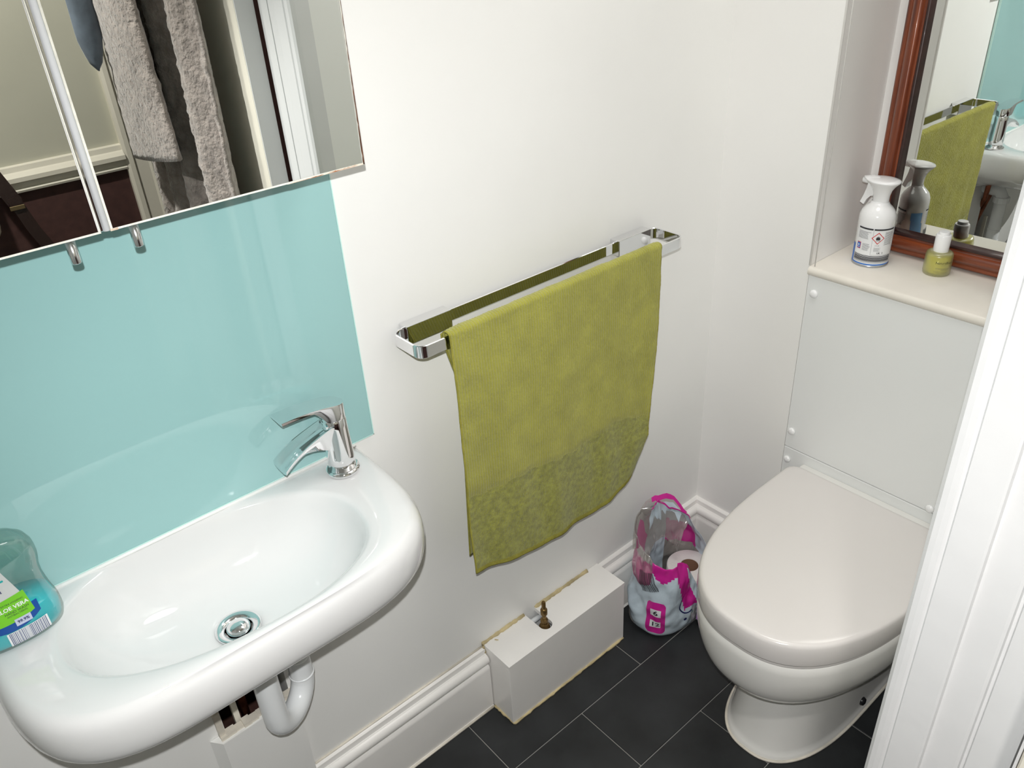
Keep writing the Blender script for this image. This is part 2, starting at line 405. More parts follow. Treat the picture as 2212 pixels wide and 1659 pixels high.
def outline(th, a=0.268, b=0.266, n=4.3, cx=-1.170):
    """ray from the drain centre to the super-ellipse |x|/a ^n+|y|/b^n=1, cut by y=0"""
    dx, dy = math.cos(th), math.sin(th); lo, hi = 0.0, 0.7
    for _ in range(40):
        m_ = (lo + hi) / 2; x = CX + dx * m_ - cx; y = CYD + dy * m_
        if y > -0.0005 or (abs(x) / a) ** n + (abs(y) / b) ** n > 1: hi = m_
        else: lo = m_
    return lo


def bowlr(th):
    a, b, n = 0.191, 0.117, 2.35; c, s = math.cos(th + 0.10), math.sin(th + 0.10)
    return ((abs(c) / a) ** n + (abs(s) / b) ** n) ** (-1 / n)


ths = [2 * PI * j / N for j in range(N)]
extra = math.atan2(0.1265, 0.27)
rb = [min(bowlr(t), outline(t) - 0.005) for t in ths]; ro = [outline(t) for t in ths]
rings = []
DZ = 0.683
def ring(rf, z): return [(CX + rf[j] * math.cos(ths[j]), min(CYD + rf[j] * math.sin(ths[j]), -0.0004), z if not callable(z) else z(j)) for j in range(N)]
rings.append(ring([0.024] * N, DZ - 0.012)); rings.append(ring([0.027] * N, DZ - 0.003)); rings.append(ring([0.031] * N, DZ))
for k in range(1, 15):
    f = 0.031 / 0.12 + (1 - 0.031 / 0.12) * k / 14
    g = DZ + (0.782 - DZ) * (0.22 * (k / 14) + 0.78 * (k / 14) ** 3.2)
    g = min(g, 0.779)
    rings.append(ring([0.031 + (rb[j] - 0.031) * (1 - (1 - k / 14) ** 1.25) for j in range(N)], g))
rings.append(ring([rb[j] + min(0.004, (ro[j] - rb[j]) * .2) for j in range(N)], 0.7825))
rings.append(ring([rb[j] + min(0.010, (ro[j] - rb[j]) * .4) for j in range(N)], 0.7848))
for q in (0.5, 0.8): rings.append(ring([rb[j] + max((ro[j] - rb[j]) * q, min(0.012, (ro[j] - rb[j]) * .5)) for j in range(N)], 0.7855 if q < .7 else 0.7850))
rings.append(ring([ro[j] - min(0.014, (ro[j] - rb[j]) * .15) for j in range(N)], 0.7843))
for dr, z in ((-0.006, 0.7822), (-0.001, 0.7780), (0.0030, 0.7705), (0.0050, 0.760), (0.0055, 0.748), (0.0045, 0.736), (0.0025, 0.726), (-0.0005, 0.7185), (-0.005, 0.7120), (-0.011, 0.7065), (-0.020, 0.701), (-0.035, 0.690), (-0.060, 0.676), (-0.085, 0.667), (-0.11, 0.662)):
    rings.append(ring([ro[j] + dr if not (CYD + ro[j] * math.sin(ths[j]) > -0.002) else ro[j] * (1 if dr > -0.02 else max(0.3, 1 + dr * 1.2)) for j in range(N)], z))
rings.append(ring([0.03] * N, 0.660))
basin = empty('wash_basin', (-1.17, 0, 0.66)); tag(basin, 'small white ceramic wall-hung wash basin below the teal glass', 'basin')
bo = obj('bowl', loft(rings, False, True), CERAM, basin, True)
obj('rim_sealant', tube([(-1.43, -0.0085, 0.7862), (-1.2, -0.0085, 0.7862), (-0.905, -0.0085, 0.7862)], 0.0028, 8), mat('white_silicone', (0.86, 0.86, 0.84), 0.25), basin, True)
wr = obj('waste_ring', lathe([(0.0295, -0.004), (0.0305, 0.0012), (0.0295, 0.0030), (0.0265, 0.0032), (0.0225, 0.0020), (0.0190, 0.0004), (0.0178, -0.003), (0.0175, -0.012)], (CX, CYD, DZ), 40, False, True), CHROME, basin, True)
obj('plug', lathe([(0.0155, -0.010), (0.0160, 0.000), (0.0155, 0.0025), (0.0135, 0.0055), (0.0100, 0.0080), (0.005, 0.0095), (0.0004, 0.0100)], (CX, CYD, DZ), 32, True, True), CHROME, wr, True)

# tap
tx, ty, tz = -0.951, -0.050, 0.7852
tap = empty('basin_tap', (tx, ty, tz)); tag(tap, 'chrome mixer tap on the right corner of the basin', 'tap')
obj('base_ring', lathe([(0.0245, 0), (0.0255, 0.003), (0.0245, 0.0065), (0.021, 0.008)], (tx, ty, tz), 40), CHROME, tap, True)
obj('body', lathe([(0.0205, 0.004), (0.0200, 0.03), (0.0190, 0.06), (0.0183, 0.080), (0.0178, 0.0915), (0.0172, 0.0925), (0.0168, 0.0945)], (tx, ty, tz), 48), CHROME, tap, True)
# spout: broad open trough curving down to the left
def spout():
    rows = []
    for i in range(13):
        s = i / 12; x = tx - 0.004 - 0.088 * s; zc = tz + 0.086 - 0.010 * s - 0.026 * s * s * s - 0.004*math.sin(PI*s); hw = 0.0165 + 0.0035 * s
        th = 0.0045 * (1 - s * 0.5)
        drop = 0.052 * (1 - s) ** 2.2 + 0.003
        rows.append([(x, ty - hw, zc + 0.004), (x, ty - hw + 0.003, zc + 0.0045), (x, ty - hw * 0.4, zc - 0.003 * s - 0.001), (x, ty + hw * 0.4, zc - 0.003 * s - 0.001), (x, ty + hw - 0.003, zc + 0.0045), (x, ty + hw, zc + 0.004),
                     (x, ty + hw * 0.92, zc - th), (x, ty + hw * 0.45, zc - th - drop * .8), (x, ty - hw * 0.45, zc - th - drop * .8), (x, ty - hw * 0.92, zc - th)])
    return loft(rows, True, True)
so = obj('spout', spout(), CHROME, tap, True, auto=60)
# lever: cap over the body with a flat blade rising to the left
def lever():
    rows = []
    for i in range(20):
        s = i / 19; x = tx + 0.0185 - 0.100 * s
        if s < 0.2: hw = 0.019 * math.sqrt(max(0.02, 1 - (1 - s / 0.2) ** 2))
        else: hw = 0.019 - 0.0015 * (s - 0.2)
        ztop = tz + 0.116 + 0.012 * s + 0.004 * math.sin(PI * s)
        zb = tz + 0.0955 if s < 0.36 else tz + 0.0955 + (ztop - 0.0055 - tz - 0.0955) * min(1, (s - 0.36) / 0.16) ** 0.6
        zb = min(zb, ztop - 0.005)
        rows.append([(x, ty - hw, zb + 0.001), (x, ty - hw, ztop - 0.0025), (x, ty - hw * 0.93, ztop - 0.0006), (x, ty, ztop), (x, ty + hw * 0.93, ztop - 0.0006), (x, ty + hw, ztop - 0.0025), (x, ty + hw, zb + 0.001), (x, ty + hw * 0.8, zb), (x, ty - hw * 0.8, zb)])
    return loft(rows, True, True)
obj('lever', lever(), CHROME, tap, True, auto=50)

# trap and supply pipes
tr = empty('waste_trap', (-1.13, -0.07, 0.45)); tag(tr, 'white plastic waste trap bending under the basin', 'pipe')
P0 = (-1.160, -0.104)
path = [(P0[0], P0[1], 0.67), (P0[0], P0[1], 0.56)]
cxm, czm, rm = -1.134, 0.505, 0.034
dirv = Vector((0.068, 0.046, 0)); L = dirv.length; dirv.normalize()
path = [(P0[0], P0[1], z) for z in (0.67, 0.62, 0.55, 0.48)]
for i in range(1, 16):
    a = PI * i / 16; path.append((P0[0] + dirv.x * (L / 2) * (1 - math.cos(a)), P0[1] + dirv.y * (L / 2) * (1 - math.cos(a)), 0.462 - L / 2 * math.sin(a)))
path += [(P0[0] + dirv.x * L, P0[1] + dirv.y * L, z) for z in (0.48, 0.54, 0.60)]
obj('u_bend', tube(path, 0.0185, 32), PVC, tr, True)
e = Vector((P0[0] + dirv.x * L, P0[1] + dirv.y * L, 0))
for z, tl in ((0.500, 0.0), (0.462, 0.0)):
    obj('collar', lathe([(0.0186, 0), (0.0202, 0.001), (0.0202, 0.0025), (0.0186, 0.0035)], (e.x, e.y, z), 28, False, False), PVC, tr, True)
obj('nut', lathe([(0.0185, 0), (0.0235, 0.002), (0.0235, 0.02), (0.0185, 0.022)], (e.x, e.y, 0.585), 12), PVC, tr)
obj('nut', lathe([(0.0185, 0), (0.0235, 0.002), (0.0235, 0.02), (0.0185, 0.022)], (P0[0], P0[1], 0.615), 12), PVC, tr)
obj('outlet_elbow', tube([(e.x, e.y, 0.60), (e.x, e.y + 0.01, 0.622), (e.x, 0.02, 0.628), (e.x, 0.06, 0.628)], 0.020, 20), PVC, tr, True)
cp = empty('supply_pipes', (-1.18, 0.04, 0.40)); tag(cp, 'dull copper pipes in the hole under the basin', 'pipe')
obj('pipe', tube([(-1.172, 0.035, 0.33), (-1.172, 0.03, 0.48), (-1.15, 0.0, 0.58), (-1.12, -0.03, 0.66)], 0.0075, 12), COPPER, cp, True)
obj('pipe', tube([(-1.128, 0.045, 0.33), (-1.128, 0.035, 0.50), (-1.09, -0.01, 0.59), (-1.04, -0.03, 0.665)], 0.0075, 12), COPPER, cp, True)
obj('connector', lathe([(0.011, 0), (0.012, 0.003), (0.012, 0.018), (0.010, 0.022), (0.010, 0.03)], (-1.146, 0.018, 0.42), 12), mat('grey_pipe', (0.3, 0.32, 0.36), 0.3, metal=0.5), cp)
# boxed-in pipe casing beneath
pc = empty('pipe_casing', (-1.16, 0, 0.0)); tag(pc, 'white boxed pipe casing on the wall below the basin, broken open at top', 'panel')
obj('front_board', prism([(-1.243, -0.0008), (-1.2285, -0.0200), (-1.100, -0.0180), (-1.100, -0.0008)], 0.0, 0.374), WALL, pc)
rr = random.Random(3)
obj('broken_edge', merge(*[box(-1.228 + i * 0.0128, -1.228 + (i + 1) * 0.0128, -0.016 + rr.uniform(0, .004), 0.0, 0.374, 0.377 + rr.uniform(0, 0.006)) for i in range(10)], box(-1.228, -1.218, -0.010, 0.0, 0.377, 0.43), box(-1.232, -1.221, -0.006, 0.0, 0.43, 0.60)), CAULKW, pc)
obj('batten', box(-1.196, -1.187, 0.004, 0.014, 0.345, 0.50), CREAMP, pc)
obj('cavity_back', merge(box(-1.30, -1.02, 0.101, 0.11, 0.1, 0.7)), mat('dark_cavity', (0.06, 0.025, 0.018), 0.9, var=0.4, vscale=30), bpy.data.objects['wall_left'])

# ================================================================ SPLASHBACK
tag(obj('glass_splashback', merge(bbox(-1.62, -0.8705, -0.0075, -0.0012, 0.7895, 1.60, 0.0008, 1)), [TEAL]), 'teal glass splashback behind the basin and tap', 'splashback')
ed = bpy.data.objects['glass_splashback']
obj('polished_edge', merge(box(-0.8705, -0.8690, -0.0073, -0.0012, 0.788, 1.60), box(-1.62, -0.8690, -0.0073, -0.0012, 0.788, 0.7895)), GEDGE, ed)

# ================================================================ MIRROR CABINET
cab = empty('mirror_cabinet', (-1.15, 0, 1.24)); tag(cab, 'mirror-fronted wall cabinet with rusty edges above the basin', 'cabinet')
obj('carcass', merge(box(-1.60, -0.888, -0.112, -0.0085, 1.246, 1.262), box(-0.904, -0.888, -0.112, -0.0012, 1.262, 1.90), box(-1.60, -1.584, -0.112, -0.0085, 1.262, 1.90), box(-1.584, -0.904, -0.03, -0.0085, 1.262, 1.90)), PANELM, cab)
def cdoor(x0, x1, hx):
    d_ = obj('door', bbox(x0, x1, -0.1285, -0.1135, 1.2405, 1.90, 0.001, 1), PANELM, cab)
    obj('mirror_pane', box(x0 + 0.0022, x1 - 0.0022, -0.1300, -0.1287, 1.2425, 1.898), MIRROR, d_)
    obj('pane_edge', merge(box(x0, x0 + 0.0021, -0.1303, -0.1285, 1.2405, 1.90), box(x1 - 0.0012, x1, -0.1303, -0.1285, 1.2405, 1.90), box(x0 + 0.0012, x1 - 0.0012, -0.1303, -0.1285, 1.2405, 1.2424)), EDGE, d_)
    obj('handle', lathe([(0.0040, 0.004), (0.0040, -0.001), (0.0050, -0.0012), (0.0050, -0.0240), (0.0045, -0.0250)], (hx, -0.121, 1.2405), 20), CHROMEB, d_, True)
    return d_
d1 = cdoor(-1.177, -0.8855, -1.1535)
d2 = cdoor(-1.60, -1.1865, -1.2145)
def rust_strip(vert):
    V = []; F = []
    for i in range(60):
        t = i / 59; w_ = 0.0005 + (0.0013 if vert else 0.0018) * max(0, 1 - t * (2.2 if vert else 1.3)) * rr.uniform(0.5, 1.2) + rr.uniform(0, 0.0004)
        a = 1.2404 + 0.30 * t if vert else -0.8857 - 0.10 * t
        V += [(-0.8852, -0.1306, a), (-0.8852 - w_, -0.1306, a)] if vert else [(a, -0.1306, 1.2402), (a, -0.1306, 1.2402 + w_)]
    for i in range(59): F.append((2 * i, 2 * i + 2, 2 * i + 3, 2 * i + 1))
    return V, F
obj('rust', rust_strip(True), mat('dark_rust', (0.10, 0.035, 0.015), 0.8, var=0.4, vscale=90), d1)
obj('rust', rust_strip(False), RUST, d1)
obj('rust', box(-1.1775, -1.170, -0.1306, -0.1285, 1.2402, 1.2422), RUST, d1)
obj('aluminium_strip', merge(bbox(-1.1865, -1.1835, -0.1300, -0.1150, 1.2415, 1.90, 0.0008, 1)), CHROME, d2)
obj('rounded_edge', tube([(-1.1795, -0.1245, 1.2405), (-1.1795, -0.1245, 1.90)], 0.0042, 16), mat('white_lacquer', (0.86, 0.88, 0.9), 0.1), d1, True)

# ================================================================ TOWEL RAIL
tl = empty('towel_rail', (-0.51, 0, 0.94)); tag(tl, 'chrome loop towel rail on the wall beside the basin', 'rail')
Z0, Z1 = 0.9275, 0.9485
lp = rrect(-0.815, -0.216, -0.0850, -0.0090, 0.016, 8)
obj('loop', band(lp, (Z0, Z1), 0.0035, True), CHROME, tl, True, auto=40)
for x0, x1 in ((-0.793, -0.709), (-0.325, -0.238)):
    obj('bracket', bbox(x0, x1, -0.0220, -0.0005, 0.9225, 0.9530, 0.001, 2), CHROME, tl)

# ================================================================ TOWEL
def towel():
    nu, rib = 90 * 6, 90
    xl = lambda z: np.interp(z, [0.44, 0.65, 0.85, 0.96], [-0.764, -0.7630, -0.7615, -0.7655])
    xr = lambda z: np.interp(z, [0.40, 0.47, 0.52, 0.56, 0.65, 0.80, 0.96], [-0.345, -0.336, -0.322, -0.314, -0.308, -0.291, -0.289])
    zb = lambda u: np.interp(u, [0, 0.10, 0.3, 0.5, 0.72, 0.82, 0.92, 0.97, 1.0], [0.4775, 0.468, 0.452, 0.446, 0.4400, 0.444, 0.455, 0.466, 0.480])
    ztop = 0.9605
    us = np.linspace(0, 1, nu + 1)
    # rows: back flap up, over the bar, front down
    prof = []
    for t in np.linspace(0, 1, 60): prof.append(('b', t))
    for t in np.linspace(0, 1, 10)[1:-1]: prof.append(('o', t))
    for t in np.linspace(0, 1, 190): prof.append(('f', t))
    V = np.zeros((len(prof), nu + 1, 3)); Nn = np.zeros_like(V)
    wob = 0.0035 * np.sin(us * 9 + 1) + 0.002 * np.sin(us * 23)
    for i, (k, t) in enumerate(prof):
        if k == 'b':
            z = 0.47 + (0.9505 - 0.47) * t + us * 0; y = -0.0765 + 0.0300 * (1 - t) ** 0.8 + wob * (1 - t) + us * 0; nrm = np.array([0, 1.0, 0]); x = xl(z) - 0.004 + 0.030 * np.clip((0.945 - z) / 0.11, 0, 1) + (xr(z) - xl(z) - 0.034 * np.clip((0.945 - z) / 0.11, 0, 1)) * us; rb_ = 1
        elif k == 'o':
            a = PI * t; z = 0.9505 + 0.0040 * math.sin(a) + us * 0; y = -0.0832 + 0.0067 * math.cos(a) + us * 0 ; nrm = np.array([0, math.cos(a), math.sin(a)]); x = xl(z) + (xr(z) - xl(z)) * us; rb_ = 1
        else:
            zl = zb(us); z = 0.9505 + (zl - 0.9505) * t
            hang = (0.949 - z) / 0.5
            y = -0.0898 - 0.0055 * np.clip(hang, 0, 1) ** 1.4 * (0.6 + 0.4 * np.sin(us * 7 + 0.6)) + wob * np.clip(hang, 0, 1) * 1.2 + 0.0015 * np.sin(us * 40 + z * 22) * np.clip(hang, 0, 1)
            curl = np.clip((us - 0.86) / 0.14, 0, 1) ** 2 * np.clip((0.56 - z) / 0.12, 0, 1); y = y + 0.03 * curl
            x = xl(z) + (xr(z) - xl(z)) * us + 0.0016 * np.sin(z * 30 + us * 5) * np.clip(hang, 0, 1)
            nrm = np.array([0, -1.0, 0]); rb_ = 1
        V[i, :, 0] = x; V[i, :, 1] = y; V[i, :, 2] = z; 
        ph = (us * rib) % 1.0; r_ = (np.abs(np.sin(ph * PI)) ** 0.55)
        zc = z
        bound = 0.630 + 0.008 * np.sin(us * 8) + 0.014 * np.clip(1 - us / .14, 0, 1) - 0.035 * np.clip((us - .8) / .2, 0, 1) + 0.002 * np.sin(us * 67)
        amp = 0.0044 * np.clip((zc - bound) / 0.010, 0, 1)
        if k == 'b': amp = amp * .8
        edge = np.minimum(us, 1 - us); amp = amp * np.clip(edge / 0.02, 0, 1)
        nz = np.array([noise.noise(Vector((x[j] * 260, z[j] * 260, 3.1))) for j in range(nu + 1)]) * 0.0007 if k != 'b' else 0
        sw = np.array([noise.noise(Vector((x[j] * 30, z[j] * 30, 1.1))) for j in range(nu + 1)]) * 0.0012 if k != 'b' else 0
        V[i] += nrm[None, :] * (((r_ - 0.6) * amp) + nz + sw)[:, None]
    m, n = V.shape[:2]; BND = bound
    idx = np.arange(m * n).reshape(m, n)
    F = np.stack([idx[:-1, :-1], idx[:-1, 1:], idx[1:, 1:], idx[1:, :-1]], -1).reshape(-1, 4)
    Vf = V.reshape(-1, 3)
    # hem faces: bottom strip, side strips
    fi = np.zeros((m - 1, n - 1), int); fi[:] = np.where((V[:-1, :-1, 2] < BND[None, :-1]) & (np.arange(m - 1)[:, None] > 68), 2, 0); fi[-4:, :] = 1; fi[:, :3] = 1; fi[:, -3:] = 1
    return Vf, F, fi.reshape(-1)


tv, tf, tfi = towel()
me = bpy.data.meshes.new('pile'); me.vertices.add(len(tv)); me.vertices.foreach_set('co', tv.reshape(-1)); me.loops.add(tf.size); me.loops.foreach_set('vertex_index', tf.reshape(-1).astype(np.int32))
me.polygons.add(len(tf)); me.polygons.foreach_set('loop_start', np.arange(0, tf.size, 4, dtype=np.int32)); me.polygons.foreach_set('loop_total', np.full(len(tf), 4, dtype=np.int32))
me.materials.append(TOWM); me.materials.append(TOWH); me.materials.append(TOWT); me.polygons.foreach_set('material_index', tfi.astype(np.int32)); me.polygons.foreach_set('use_smooth', np.ones(len(tf), dtype=bool)); me.update(); me.validate()
tow = bpy.data.objects.new('hand_towel', me); COL.objects.link(tow)
tag(tow, 'olive green ribbed hand towel hanging over the chrome rail', 'towel')
sm = tow.modifiers.new('thick', 'SOLIDIFY'); sm.thickness = 0.0022; sm.offset = 0 if 0 else -1
cl = [(-0.3185, -0.060, 0.535), (-0.3030, -0.056, 0.533), (-0.3035, -0.056, 0.518), (-0.3075, -0.056, 0.512), (-0.3150, -0.058, 0.508), (-0.322, -0.060, 0.515)]
obj('care_label', (cl + [(x, y + 0.0006, z) for x, y, z in cl], [(0, 1, 2, 3, 4, 5), (11, 10, 9, 8, 7, 6)] + [(i, i + 6, (i + 1) % 6 + 6, (i + 1) % 6) for i in range(6)]), TAGW, tow)

# ================================================================ PIPE BOX
px0, px1, pd, ph = -0.702, -0.362, 0.0857, 0.176
pb = empty('pipe_box', (-0.53, -0.04, 0)); tag(pb, 'low white painted pipe box on the floor under the towel', 'box')
sl = []
cxs, rs = -0.5715, 0.0145
for i in range(13):
    a = PI + PI * i / 12; sl.append((cxs + rs * math.cos(a), -0.052 + rs * math.sin(a)))
poly = [(px0, -0.0005), (px0, -pd), (px1, -pd), (px1, -0.0005), (cxs + rs, -0.0005)] + sl[::-1] + [(cxs - rs, -0.0005)]
obj('top_board', prism(poly, ph - 0.010, ph), GLOSSW, pb)
obj('front_board', bbox(px0, px1, -pd + 0.0005, -pd + 0.011, 0.0, ph - 0.0101, 0.0008, 1), GLOSSW, pb)
obj('end_board', bbox(px0 + 0.0012, px0 + 0.011, -pd + 0.0112, -0.0005, 0.0, ph - 0.0101, 0.0006, 1), GLOSSW, pb)
obj('end_board', bbox(px1 - 0.010, px1, -pd + 0.0112, -0.0005, 0.0, ph - 0.0101, 0.0006, 1), GLOSSW, pb)


def bead(p, q, r, m, par, n=24, j=0.35, name='sealant', seed=1):
    rn = random.Random(seed); P = Vector(p); Q = Vector(q)
    pts = [P.lerp(Q, i / n) + Vector((0, 0, rn.uniform(-r, r) * 0.2)) for i in range(n + 1)]
    return obj(name, tube(pts, [r * (1 + rn.uniform(-j, j)) for _ in pts], 8), m, par, True)


bead((px0 - 0.002, -0.0015, ph + 0.0005), (cxs - rs - 0.002, -0.0015, ph + 0.0005), 0.0042, CAULK, pb, seed=2)
bead((cxs + rs + 0.001, -0.0015, ph + 0.0005), (px1 - 0.035, -0.0015, ph + 0.0005), 0.0045, CAULK, pb, seed=3)
bead((px0 - 0.001, -0.004, ph - 0.003), (px0 - 0.001, -0.009, ph - 0.034), 0.0032, CAULK, pb, 8, seed=8)
bead((px0 + 0.002, -pd - 0.001, 0.0016), (px1 - 0.002, -pd - 0.001, 0.0016), 0.0030, CAULK, pb, 40, seed=4)
bead((px0 + 0.002, -pd - 0.0015, 0.0016), (px0 - 0.0005, -0.023, 0.0016), 0.0030, CAULK, pb, 12, seed=5)
obj('nail', tube([(-0.672, -0.016, ph), (-0.678, -0.012, ph + 0.003)], 0.0012, 6), CAULK, pb)
obj('inner_pipe', merge(tube([(-0.60, -0.012, ph - 0.022), (-0.54, -0.012, ph - 0.022)], 0.006, 12)), PVC, pb, True)
bv = empty('brass_valve', (-0.5715, -0.050, 0.1)); tag(bv, 'tarnished brass valve stem poking out of the pipe box slot', 'valve')
vx, vy = -0.5725, -0.050
obj('gland_nut', lathe([(0.0125, 0.112), (0.0125, 0.152), (0.0105, 0.154), (0.0110, 0.160), (0.0118, 0.163), (0.0118, 0.172), (0.0100, 0.176), (0.0075, 0.180), (0.0085, 0.184), (0.0082, 0.190), (0.0055, 0.193)], (vx, vy, 0), 8), BRASS, bv)
obj('spindle', lathe([(0.0048, 0.19), (0.0046, 0.200), (0.0052, 0.204), (0.0074, 0.206), (0.0076, 0.218), (0.0060, 0.221), (0.0046, 0.222), (0.0046, 0.238), (0.0036, 0.2405)], (vx, vy, 0), 14), BRASS, bv, True, auto=45)
obj('inlet_pipe', tube([(vx, vy, 0.02), (vx, vy, 0.115)], 0.0075, 14), COPPER, bv, True)

# ================================================================ TOILET
def dout(front, hw, start, back=-0.035, n=2.5, rc=0.022, cy=-0.449, z=0.0, K=96):
    """D outline seen from above, from the back corner round the front"""
    P = []
    # left side (towards +y), going to the front
    for i in range(5):
        a = math.radians(90 * i / 4); P.append((back - rc + rc * math.cos(a) if rc else back, cy + hw - rc + rc * math.sin(a)))
    ns = 6
    for i in range(1, ns): P.append((back - rc + (start - back + rc) * i / ns, cy + hw))
    A = start - front; ne = 48
    for i in range(ne + 1):
        t = PI / 2 - PI * i / ne; c, s = math.cos(t), math.sin(t)
        P.append((start - A * abs(c) ** (2 / n), cy + hw * math.copysign(abs(s) ** (2 / n), s)))
    for i in range(1, ns): P.append((start + (back - rc - start) * i / ns, cy - hw))
    for i in range(5):
        a = math.radians(-90 + 90 * i / 4); P.append((back - rc + rc * math.cos(a), cy - hw + rc - rc + rc + rc * math.sin(a) - 0 if 0 else cy - hw + rc + rc * math.sin(a)))
    return [(x, y, z) for x, y in P]


toi = empty('toilet', (-0.2, -0.449, 0)); tag(toi, 'white back-to-wall toilet with its broad lid closed', 'toilet')
# lid
lz = [(-0.4890, 0.1890, 0.3805), (-0.4898, 0.1900, 0.383), (-0.4895, 0.1898, 0.410), (-0.4885, 0.1890, 0.4200), (-0.4868, 0.1876, 0.4245), (-0.4842, 0.1852, 0.4266), (-0.4795, 0.1805, 0.4276), (-0.4700, 0.172, 0.4280), (-0.42, 0.13, 0.4284), (-0.30, 0.05, 0.4286)]
lr = []
for fr, hw_, z in lz:
    k = (0.489 + fr)
    lr.append(dout(fr, hw_, -0.12 if fr < -0.45 else -0.14, -0.032 - k * 0.55 if fr < -0.45 else -0.06 - k * .3, 2.5, 0.022, z=z))
lid = obj('lid', loft(lr, True, True), LIDM, toi, True)
obj('seat', loft([dout(-0.4865, 0.187, -0.12, -0.034, z=0.3725), dout(-0.4872, 0.1875, -0.12, -0.034, z=0.374), dout(-0.4870, 0.1873, -0.12, -0.034, z=0.3800)], True, True), LIDM, toi, True, auto=40)
# bowl, neck and foot as one ceramic body
br = []
for fr, hw_, st, z, n_ in ((-0.44, 0.15, -0.12, 0.3715, 2.5), (-0.482, 0.183, -0.12, 0.3713, 2.5), (-0.4860, 0.187, -0.12, 0.368, 2.5), (-0.4870, 0.1880, -0.12, 0.350, 2.5), (-0.4865, 0.1875, -0.12, 0.330, 2.5), (-0.4845, 0.186, -0.12, 0.310, 2.45), (-0.481, 0.183, -0.12, 0.290, 2.4), (-0.475, 0.178, -0.12, 0.270, 2.35),
        (-0.467, 0.171, -0.12, 0.254, 2.3), (-0.455, 0.161, -0.12, 0.2425, 2.3), (-0.438, 0.147, -0.12, 0.2355, 2.3), (-0.410, 0.127, -0.12, 0.232, 2.3), (-0.383, 0.113, -0.13, 0.229, 2.3), (-0.371, 0.107, -0.14, 0.221, 2.3), (-0.3655, 0.1035, -0.15, 0.205, 2.35), (-0.3640, 0.1025, -0.15, 0.18, 2.35), (-0.366, 0.103, -0.15, 0.13, 2.4),
        (-0.371, 0.104, -0.15, 0.09, 2.4), (-0.379, 0.106, -0.15, 0.05, 2.45), (-0.3865, 0.108, -0.15, 0.025, 2.5), (-0.392, 0.110, -0.15, 0.012, 2.5), (-0.395, 0.112, -0.15, 0.010, 2.5), (-0.3965, 0.113, -0.15, 0.0, 2.5)):
    br.append(dout(fr, hw_, st, -0.003, n_, 0.012, z=z))
obj('pan', loft(br, False, True), CERAM2, toi, True, auto=50)
obj('rear_ledge', bbox(-0.0345, -0.0028, -0.449 - 0.186, -0.449 + 0.178, 0.36, 0.4165, 0.006, 4), CERAM2, toi, True, auto=50)
fo = dout(-0.3985, 0.1145, -0.15, -0.004, 2.5, 0.012, z=0.002)
obj('foot_sealant', tube([p for p in fo[3:-3]], 0.0028, 8), CAULKW, toi, True)
obj('bolt_cover', lathe([(0.0095, 0.004), (0.0095, -0.003), (0.0075, -0.007), (0.003, -0.0085)], (-0.150, -0.5555, 0.030), 16, True, True, 'y'), BLACK, toi, True)
obj('hinge', merge(tube([(-0.036, -0.31, 0.405), (-0.036, -0.588, 0.405)], 0.008, 12)), LIDM, toi, True)

# cable-like bag edge right of the toilet
cb = tag(obj('plastic_wrap', loft([[(-0.130 + 0.008 * math.sin(a * 3 + t * 5) + (0.042 - 0.008 * t) * math.cos(a), -0.640 + (0.040 - 0.004 * t + 0.004 * math.sin(a * 4 + t * 9)) * math.sin(a), 0.004 + 0.17 * t) for a in [2 * PI * j / 20 for j in range(20)]] for t in [i / 8 for i in range(9)]], True, False), film('wrap_film', (0.8, 0.8, 0.85), 0.2, 0.4, 0.15, (0.4, 0.4, 0.45)), smooth=True), 'crumpled clear plastic wrap standing on the floor between toilet and door frame', 'wrap')
obj('dark_cap', lathe([(0.016, 0.09), (0.0165, 0.092), (0.0165, 0.155), (0.014, 0.158)], (-0.130, -0.618, 0), 16), BLACK, cb, True)

# ================================================================ TOILET ROLL PACK
def roll(cx, cy, z0, z1, label, nm='toilet_roll'):
    t = empty(nm, (cx, cy, z0)); tag(t, label, 'toilet roll')
    obj('paper', lathe([(0.021, 0.0), (0.052, 0.0), (0.0535, 0.002), (0.0535, z1 - z0 - 0.002), (0.052, z1 - z0), (0.021, z1 - z0), (0.021, z1 - z0 - .03)], (cx, cy, z0), 40, False, False), ROLLP, t, True, auto=40)
    obj('core', lathe([(0.0212, 0.001), (0.0212, z1 - z0 - 0.001), (0.0200, z1 - z0 - 0.001), (0.0200, 0.001)], (cx, cy, z0), 28, False, False), CARD, t, True)
    return t


